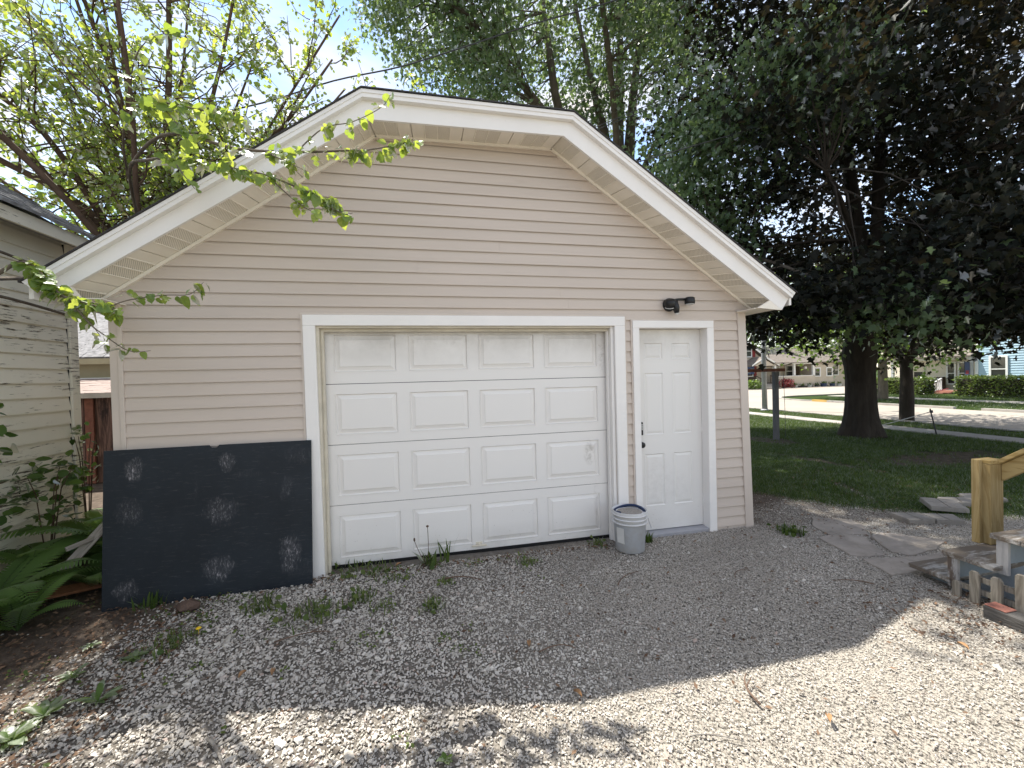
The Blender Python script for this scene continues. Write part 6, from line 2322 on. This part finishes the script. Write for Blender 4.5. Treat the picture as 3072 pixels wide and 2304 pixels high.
# cream house with the white porch
ch_ = thing('cream_house', (34, 16.5, 0), 'cream house with a white railed front porch behind the clipped hedge', 'house')
MB().box(32.6, 40, 14.25, 20.2, -.1, 3.0).build('wall', 'house_cream', ch_)
MB().box(31.35, 32.58, 14.3, 18.6, -.1, .18).build('porch_floor', 'concrete', ch_)
MB().box(31.4, 32.6, 14.3, 18.9, 2.02, 2.16).build('beam', 'house_white', ch_)
MB().prism([(31.0, 14.1, 2.16), (31.0, 19.2, 2.16), (34.5, 19.2, 3.9), (34.5, 14.1, 3.9)], (0, 0, .08)).build('roof', 'roof_brown', ch_)
MB().prism([(40.5, 14.1, 2.9), (40.5, 19.2, 2.9), (34.5, 19.2, 3.98), (34.5, 14.1, 3.98)], (0, 0, .08)).build('roof', 'roof_brown', ch_)
for y in (14.35, 18.5):
    MB().box(31.42, 31.56, y - .07, y + .07, .18, 2.02).build('porch_post', 'house_white', ch_)
window(ch_, 'x', 15.78, 16.10, .55, 1.80, 32.58, trim='house_white')
window(ch_, 'x', 15.20, 15.52, .55, 1.80, 32.58, trim='house_white')
window(ch_, 'x', 17.45, 17.95, .60, 1.30, 32.58, trim='house_cream', muntin=False)
MB().box(32.2, 32.5, 16.2, 16.6, .2, .95).build('porch_chair', 'porch_dark', ch_)
MB().box(31.9, 32.2, 14.75, 15.15, .2, .92).build('porch_table', 'rust', ch_)
MB().box(31.45, 31.52, 15.75, 18.45, .82, .87).build('railing', 'house_white', ch_)
MB().box(31.45, 31.52, 15.75, 18.45, .24, .28).build('railing', 'house_white', ch_)
for k in range(19):
    y = 15.8 + k * .145
    MB().box(31.46, 31.51, y - .022, y + .022, .28, .82).build('baluster', 'house_white', ch_)
for k in range(3):
    MB().box(30.6 + k * .26 - .26, 31.36, 14.75, 15.65, -.1, .06 + k * .055).build('step', 'red_step', ch_)
MB().prism([(31.4, 15.68, .92), (30.4, 15.68, .50), (30.4, 15.68, .44), (31.4, 15.68, .86)], (0, .06, 0)).build('stair_rail', 'house_white', ch_)
for k in range(7):
    x = 30.43 + k * .155
    MB().box(x - .022, x + .022, 15.69, 15.73, 0, .46 + (x - 30.4) * .42).build('baluster', 'house_white', ch_)
MB().box(30.36, 30.46, 15.66, 15.76, 0, .56).build('newel_post', 'house_white', ch_)
o = MB().box(-.06, .06, -.42, .42, -.02, .02).build('pink_plank', 'slide_pink')
o.location = (30.2, 15.1, .16)
o.rotation_euler = (R(-22), 0, R(30))
tag(o, 'bright pink plank leaning at the foot of the red porch steps', 'plank')

# pale blue house
bh = thing('blue_house', (34, 9, 0), 'pale blue sided house at the right edge behind the clipped hedge', 'house')
MB().box(31.55, 39, 3.5, 14.1, -.1, 5.2).build('wall', 'house_blue', bh)
lap_wall(bh, 'x', 3.5, 14.1, .1, 5.2, 31.5, 'house_blue', .135)
MB().box(31.44, 31.56, 14.02, 14.16, -.1, 5.2).build('corner_board', 'house_white', bh)
window(bh, 'x', 12.85, 13.45, .75, 2.05, 31.46)
window(bh, 'x', 8.6, 9.4, .75, 2.05, 31.46)
MB().prism([(31.0, 3.2, 5.2), (31.0, 14.4, 5.2), (35.3, 14.4, 8.0), (35.3, 3.2, 8.0)], (0, 0, .1)).build('roof', 'roof_brown', bh)
MB().prism([(39.6, 3.2, 5.2), (39.6, 14.4, 5.2), (35.3, 14.4, 8.0), (35.3, 3.2, 8.0)], (0, 0, .1)).build('roof', 'roof_brown', bh)
fg = thing('flag', (31.3, 14.42, 0), 'narrow dark blue and red garden flag hanging beside the blue house', 'flag')
MB().box(31.28, 31.30, 14.30, 14.52, 1.05, 1.85).build('cloth', 'pot_blue', fg)
MB().box(31.275, 31.2795, 14.34, 14.48, 1.15, 1.35).build('stripe', 'shutter_red', fg)
MB().tube([(31.29, 14.54, 0), (31.29, 14.54, 1.9)], .015, 6).build('pole', 'steel_dark', fg)

# clipped hedges
def hedge(x, y0, y1, h, d, label, seed, n):
    rg = np.random.default_rng(seed)
    root = thing('hedge', (x, (y0 + y1) / 2, 0), label, 'hedge', 'clipped hedges across the road')
    # leaves over the surface of a rounded box, with an inner mass of twigs
    m = n
    u = rg.uniform(0, 1, m)
    yy = rg.uniform(y0, y1, m)
    face = rg.uniform(0, 1, m)
    X = np.where(face < .55, x - d / 2 + rg.normal(0, .045, m), x + rg.uniform(-d / 2, d / 2, m))
    Z = np.where(face < .55, rg.uniform(.02, h, m), h + rg.normal(0, .04, m))
    ends = rg.uniform(0, 1, m) < .10
    yy = np.where(ends, np.where(rg.uniform(0, 1, m) < .5, y0, y1) + rg.normal(0, .04, m), yy)
    X = np.where(ends, x + rg.uniform(-d / 2, d / 2, m), X)
    Z = np.where(ends, rg.uniform(.02, h, m), Z)
    bulge = .07 * np.sin(yy * 2.1) + .05 * np.sin(yy * 5.3 + Z * 4)
    X = X + bulge - .10 * np.clip(Z / h - .8, 0, 1) * -3 * (face < .55)
    pos = np.stack([X, yy, Z], 1)
    lm_ = leaf_mesh('foliage', pos, rotmats(rg, m, -.1, .5), rg.uniform(.06, .15, m), T_KITE, rg.uniform(0, 1, m) ** 1.3)
    o_ = link('foliage', lm_, 'leaf_hedge')
    o_.parent = root
    o_.location = -Vector(root.location)
    stuff(o_)
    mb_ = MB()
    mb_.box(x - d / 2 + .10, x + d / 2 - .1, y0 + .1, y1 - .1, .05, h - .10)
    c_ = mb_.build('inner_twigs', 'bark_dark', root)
    return root


hedge(28.75, 14.55, 18.9, .92, .9, 'clipped green hedge left of the white porch stairs', 95, 5200)
hedge(28.6, 6.0, 13.15, 1.0, .9, 'long clipped green hedge in front of the blue house', 96, 7800)

# ------------------------------------------------------------------ ferns, creeper and boards in the corner by the shed
def fern(x, y, n, L, label, seed, az=None, spread=6.28):
    rg = np.random.default_rng(seed)
    root = thing('fern', (x, y, 0), label, 'fern', 'ferns growing beside the shed')
    for k in range(n):
        a = (2 * math.pi * k / n + rg.uniform(-.25, .25)) if az is None else az + rg.uniform(-spread / 2, spread / 2)
        ln = L * rg.uniform(.75, 1.15)
        rise = rg.uniform(.85, 1.5)
        pts = []
        for t in np.linspace(0, 1, 30):
            r_ = ln * .80 * t ** 1.15
            z = ln * (rise * t * .85 - .62 * t ** 2.3)
            pts.append(Vector((math.cos(a) * r_, math.sin(a) * r_, max(z, .02 * t))))
        mb = MB().tube(pts[::4] + [pts[-1]], [.0045 - .0004 * i for i in range(len(pts[::4]) + 1)], 4)
        pos, rot_, siz = [], [], []
        for i in range(3, 30):
            t = i / 29
            d = (pts[min(i + 1, 29)] - pts[i - 1]).normalized()
            side = d.cross(Vector((0, 0, 1))).normalized()
            nrm = side.cross(d)
            for s_ in (-1, 1):
                Lv = (side * s_ + d * .38 - nrm * .12).normalized()
                Wv = Lv.cross(nrm).normalized()
                Nv = Wv.cross(Lv)
                pl_ = ln * .20 * (math.sin(math.pi * min(1, .10 + .88 * t)) ** .75) * (1.0 if t < .85 else .8)
                pos.append(tuple(pts[i]))
                rot_.append(np.array([Wv, Lv, Nv]).T)
                siz.append(pl_)
        tv = np.array([(-.04, 0, 0), (.04, 0, 0), (.085, .15, .01), (.088, .45, .0), (.06, .8, -.03), (0, 1, -.07), (-.06, .8, -.03), (-.088, .45, 0), (-.085, .15, .01)], float)
        lm_ = leaf_mesh('frond', np.array(pos), np.array(rot_), np.array(siz), (tv, [(0, 1, 2, 3, 4, 5, 6, 7, 8)]), np.full(len(pos), rg.uniform(0, 1)))
        o_ = link('frond', lm_, 'leaf_fern')
        o_.parent = root
        sm = mb.build('rib', 'leaf_weed', None)
        sm.parent = o_
    return root


FERN = [(-3.05, -.12, 11, .80, 'big fern at the left edge with a frond pointing at the chalkboard', 201),
        (-2.98, -.55, 10, .60, 'low fern nearest the camera at the left edge', 202),
        (-3.2, .55, 8, .70, 'dark fern in the shade against the shed wall', 203),
        (-2.60, .22, 7, .5, 'dark fern half hidden behind the chalkboard', 204),
        (-2.72, -.32, 7, .42, 'small dark fern on the bare soil left of the chalkboard foot', 208),
        (-2.92, 1.0, 10, .92, 'sunlit yellow-green fern in the gap between shed and garage', 205),
        (-2.66, .72, 9, .78, 'smaller sunlit fern close to the left garage wall', 206),
        (-3.3, -.9, 8, .7, 'fern at the very left below the shed eave', 207)]
for (x, y, n, L, lab, sd) in FERN:
    fern(x, y, n, L, lab, sd)
bush('creeper', (-3.30, .72, .72), (.20, .42, .34), 120, .095, 'leaf_creeper', 'dark leaved creeper climbing the shed wall above the ferns', 'plant', seed=211)
bush('sapling', (-3.28, .12, 1.30), (.16, .26, .34), 60, .10, 'leaf_creeper', 'dark leaved sapling at the left edge in front of the shed', 'plant', seed=212)
bush('vine', (-3.38, 1.30, .95), (.12, .16, .40), 46, .08, 'leaf_creeper', 'vine climbing the corner board of the old shed', 'plant', seed=213)
bush('shrub', (-2.9, 3.2, .55), (.5, .5, .5), 260, .10, 'leaf_green', 'leafy sunlit shrub in the gap behind the ferns', seed=214)
for (c, rot_, L, w, m_, lab) in [((-2.60, .30, .48), (R(-28), R(32), 0), .75, .07, 'plank_grey', 'weathered grey board leaning behind the chalkboard edge'),
                                 ((-2.60, .34, .42), (R(-62), R(74), 0), .55, .035, 'plank_grey', 'pale grey board lying crosswise behind the chalkboard edge'),
                                 ((-2.66, .12, .07), (R(78), R(20), R(-38)), .55, .10, 'orange_wood', 'orange-brown board lying on the soil left of the chalkboard'),
                                 ((-2.50, .22, .18), (R(28), R(38), R(10)), .62, .05, 'plank_grey', 'thin grey stick leaning against the left edge of the chalkboard')]:
    o = MB().box(-w / 2, w / 2, -.011, .011, -L / 2, L / 2).build('loose_board', m_, bevel=.003)
    o.location = c
    o.rotation_euler = rot_
    tag(o, lab, 'board', 'loose boards between shed and chalkboard')

# ------------------------------------------------------------------ litter on the soil at the left and along the lawn edge
rng = np.random.default_rng(83)
lx = np.concatenate([rng.uniform(-.95, 2.0, 420), rng.uniform(-3.4, -1.5, 6000), rng.uniform(3.4, 9.5, 2600), rng.uniform(-1.5, 6, 700), rng.uniform(2.9, 4.2, 500)])
ly = np.concatenate([-.045 - np.abs(rng.normal(0, .06, 420)), rng.uniform(-2.2, .4, 6000), rng.uniform(-.6, 2.2, 2600), rng.uniform(-2.6, -.02, 700), rng.normal(-1.75, .18, 500)])
k = ~((lx > -2.3) & (lx < 3.4) & (ly > -.03))
lx, ly = lx[k], ly[k]
m = len(lx)
pos = np.stack([lx, ly, rng.uniform(.0, .012, m)], 1)
th = rng.uniform(0, 6.28, m)
tl = rng.normal(0, .3, m)
Lv = np.stack([np.cos(th), np.sin(th), tl], 1)
Lv /= np.linalg.norm(Lv, axis=1)[:, None]
Wv = np.cross(Lv, np.stack([rng.normal(0, .4, m), rng.normal(0, .4, m), np.ones(m)], 1))
Wv /= np.linalg.norm(Wv, axis=1)[:, None]
Nv = np.cross(Wv, Lv)
leaf_mat('litter_bits', (0.06, 0.038, 0.028), (0.20, 0.13, 0.085), (0.01, 0.005, 0.003), (0.03, 0.015, 0.008), 0.02, 0.7)
lt_ = leaf_mesh('leaf_litter', pos, np.stack([Wv, Lv, Nv], 2), rng.uniform(.010, .042, m), T_KITE, rng.uniform(0, 1, m))
o = link('leaf_litter', lt_, 'litter_bits')
stuff(o)
tag(o, 'brown bits of dead leaf and bark lying on the soil and gravel')

# low creeping weeds between the stones at the left
rng = np.random.default_rng(97)
n = 9000
cx, cy = rng.uniform(-2.5, .9, n), rng.uniform(-2.1, -.03, n)
pf_ = nz2(cx, cy, 2.3, 6.0) + .6 * nz2(cx, cy, 5.5, 2.0)
thr = .12 + .42 * smooth01(cx, -1.6, .6) - .25 * (smooth01(cy, -.25, -.05) * (cx > -.95)) + .25 * smooth01(-cy, 1.2, 1.9)
k = (pf_ > thr) & (rng.uniform(0, 1, n) < .62)
cx, cy = cx[k], cy[k]
m = len(cx)
pos = np.stack([cx, cy, rng.uniform(.002, .022, m)], 1)
cm = leaf_mesh('creeping_weeds', pos, rotmats(rng, m, .05, .8), rng.uniform(.010, .030, m), T_OVAL, rng.uniform(0, 1, m))
o = link('creeping_weeds', cm, 'leaf_weed')
stuff(o)
tag(o, 'low creeping green weeds growing between the stones at the left')
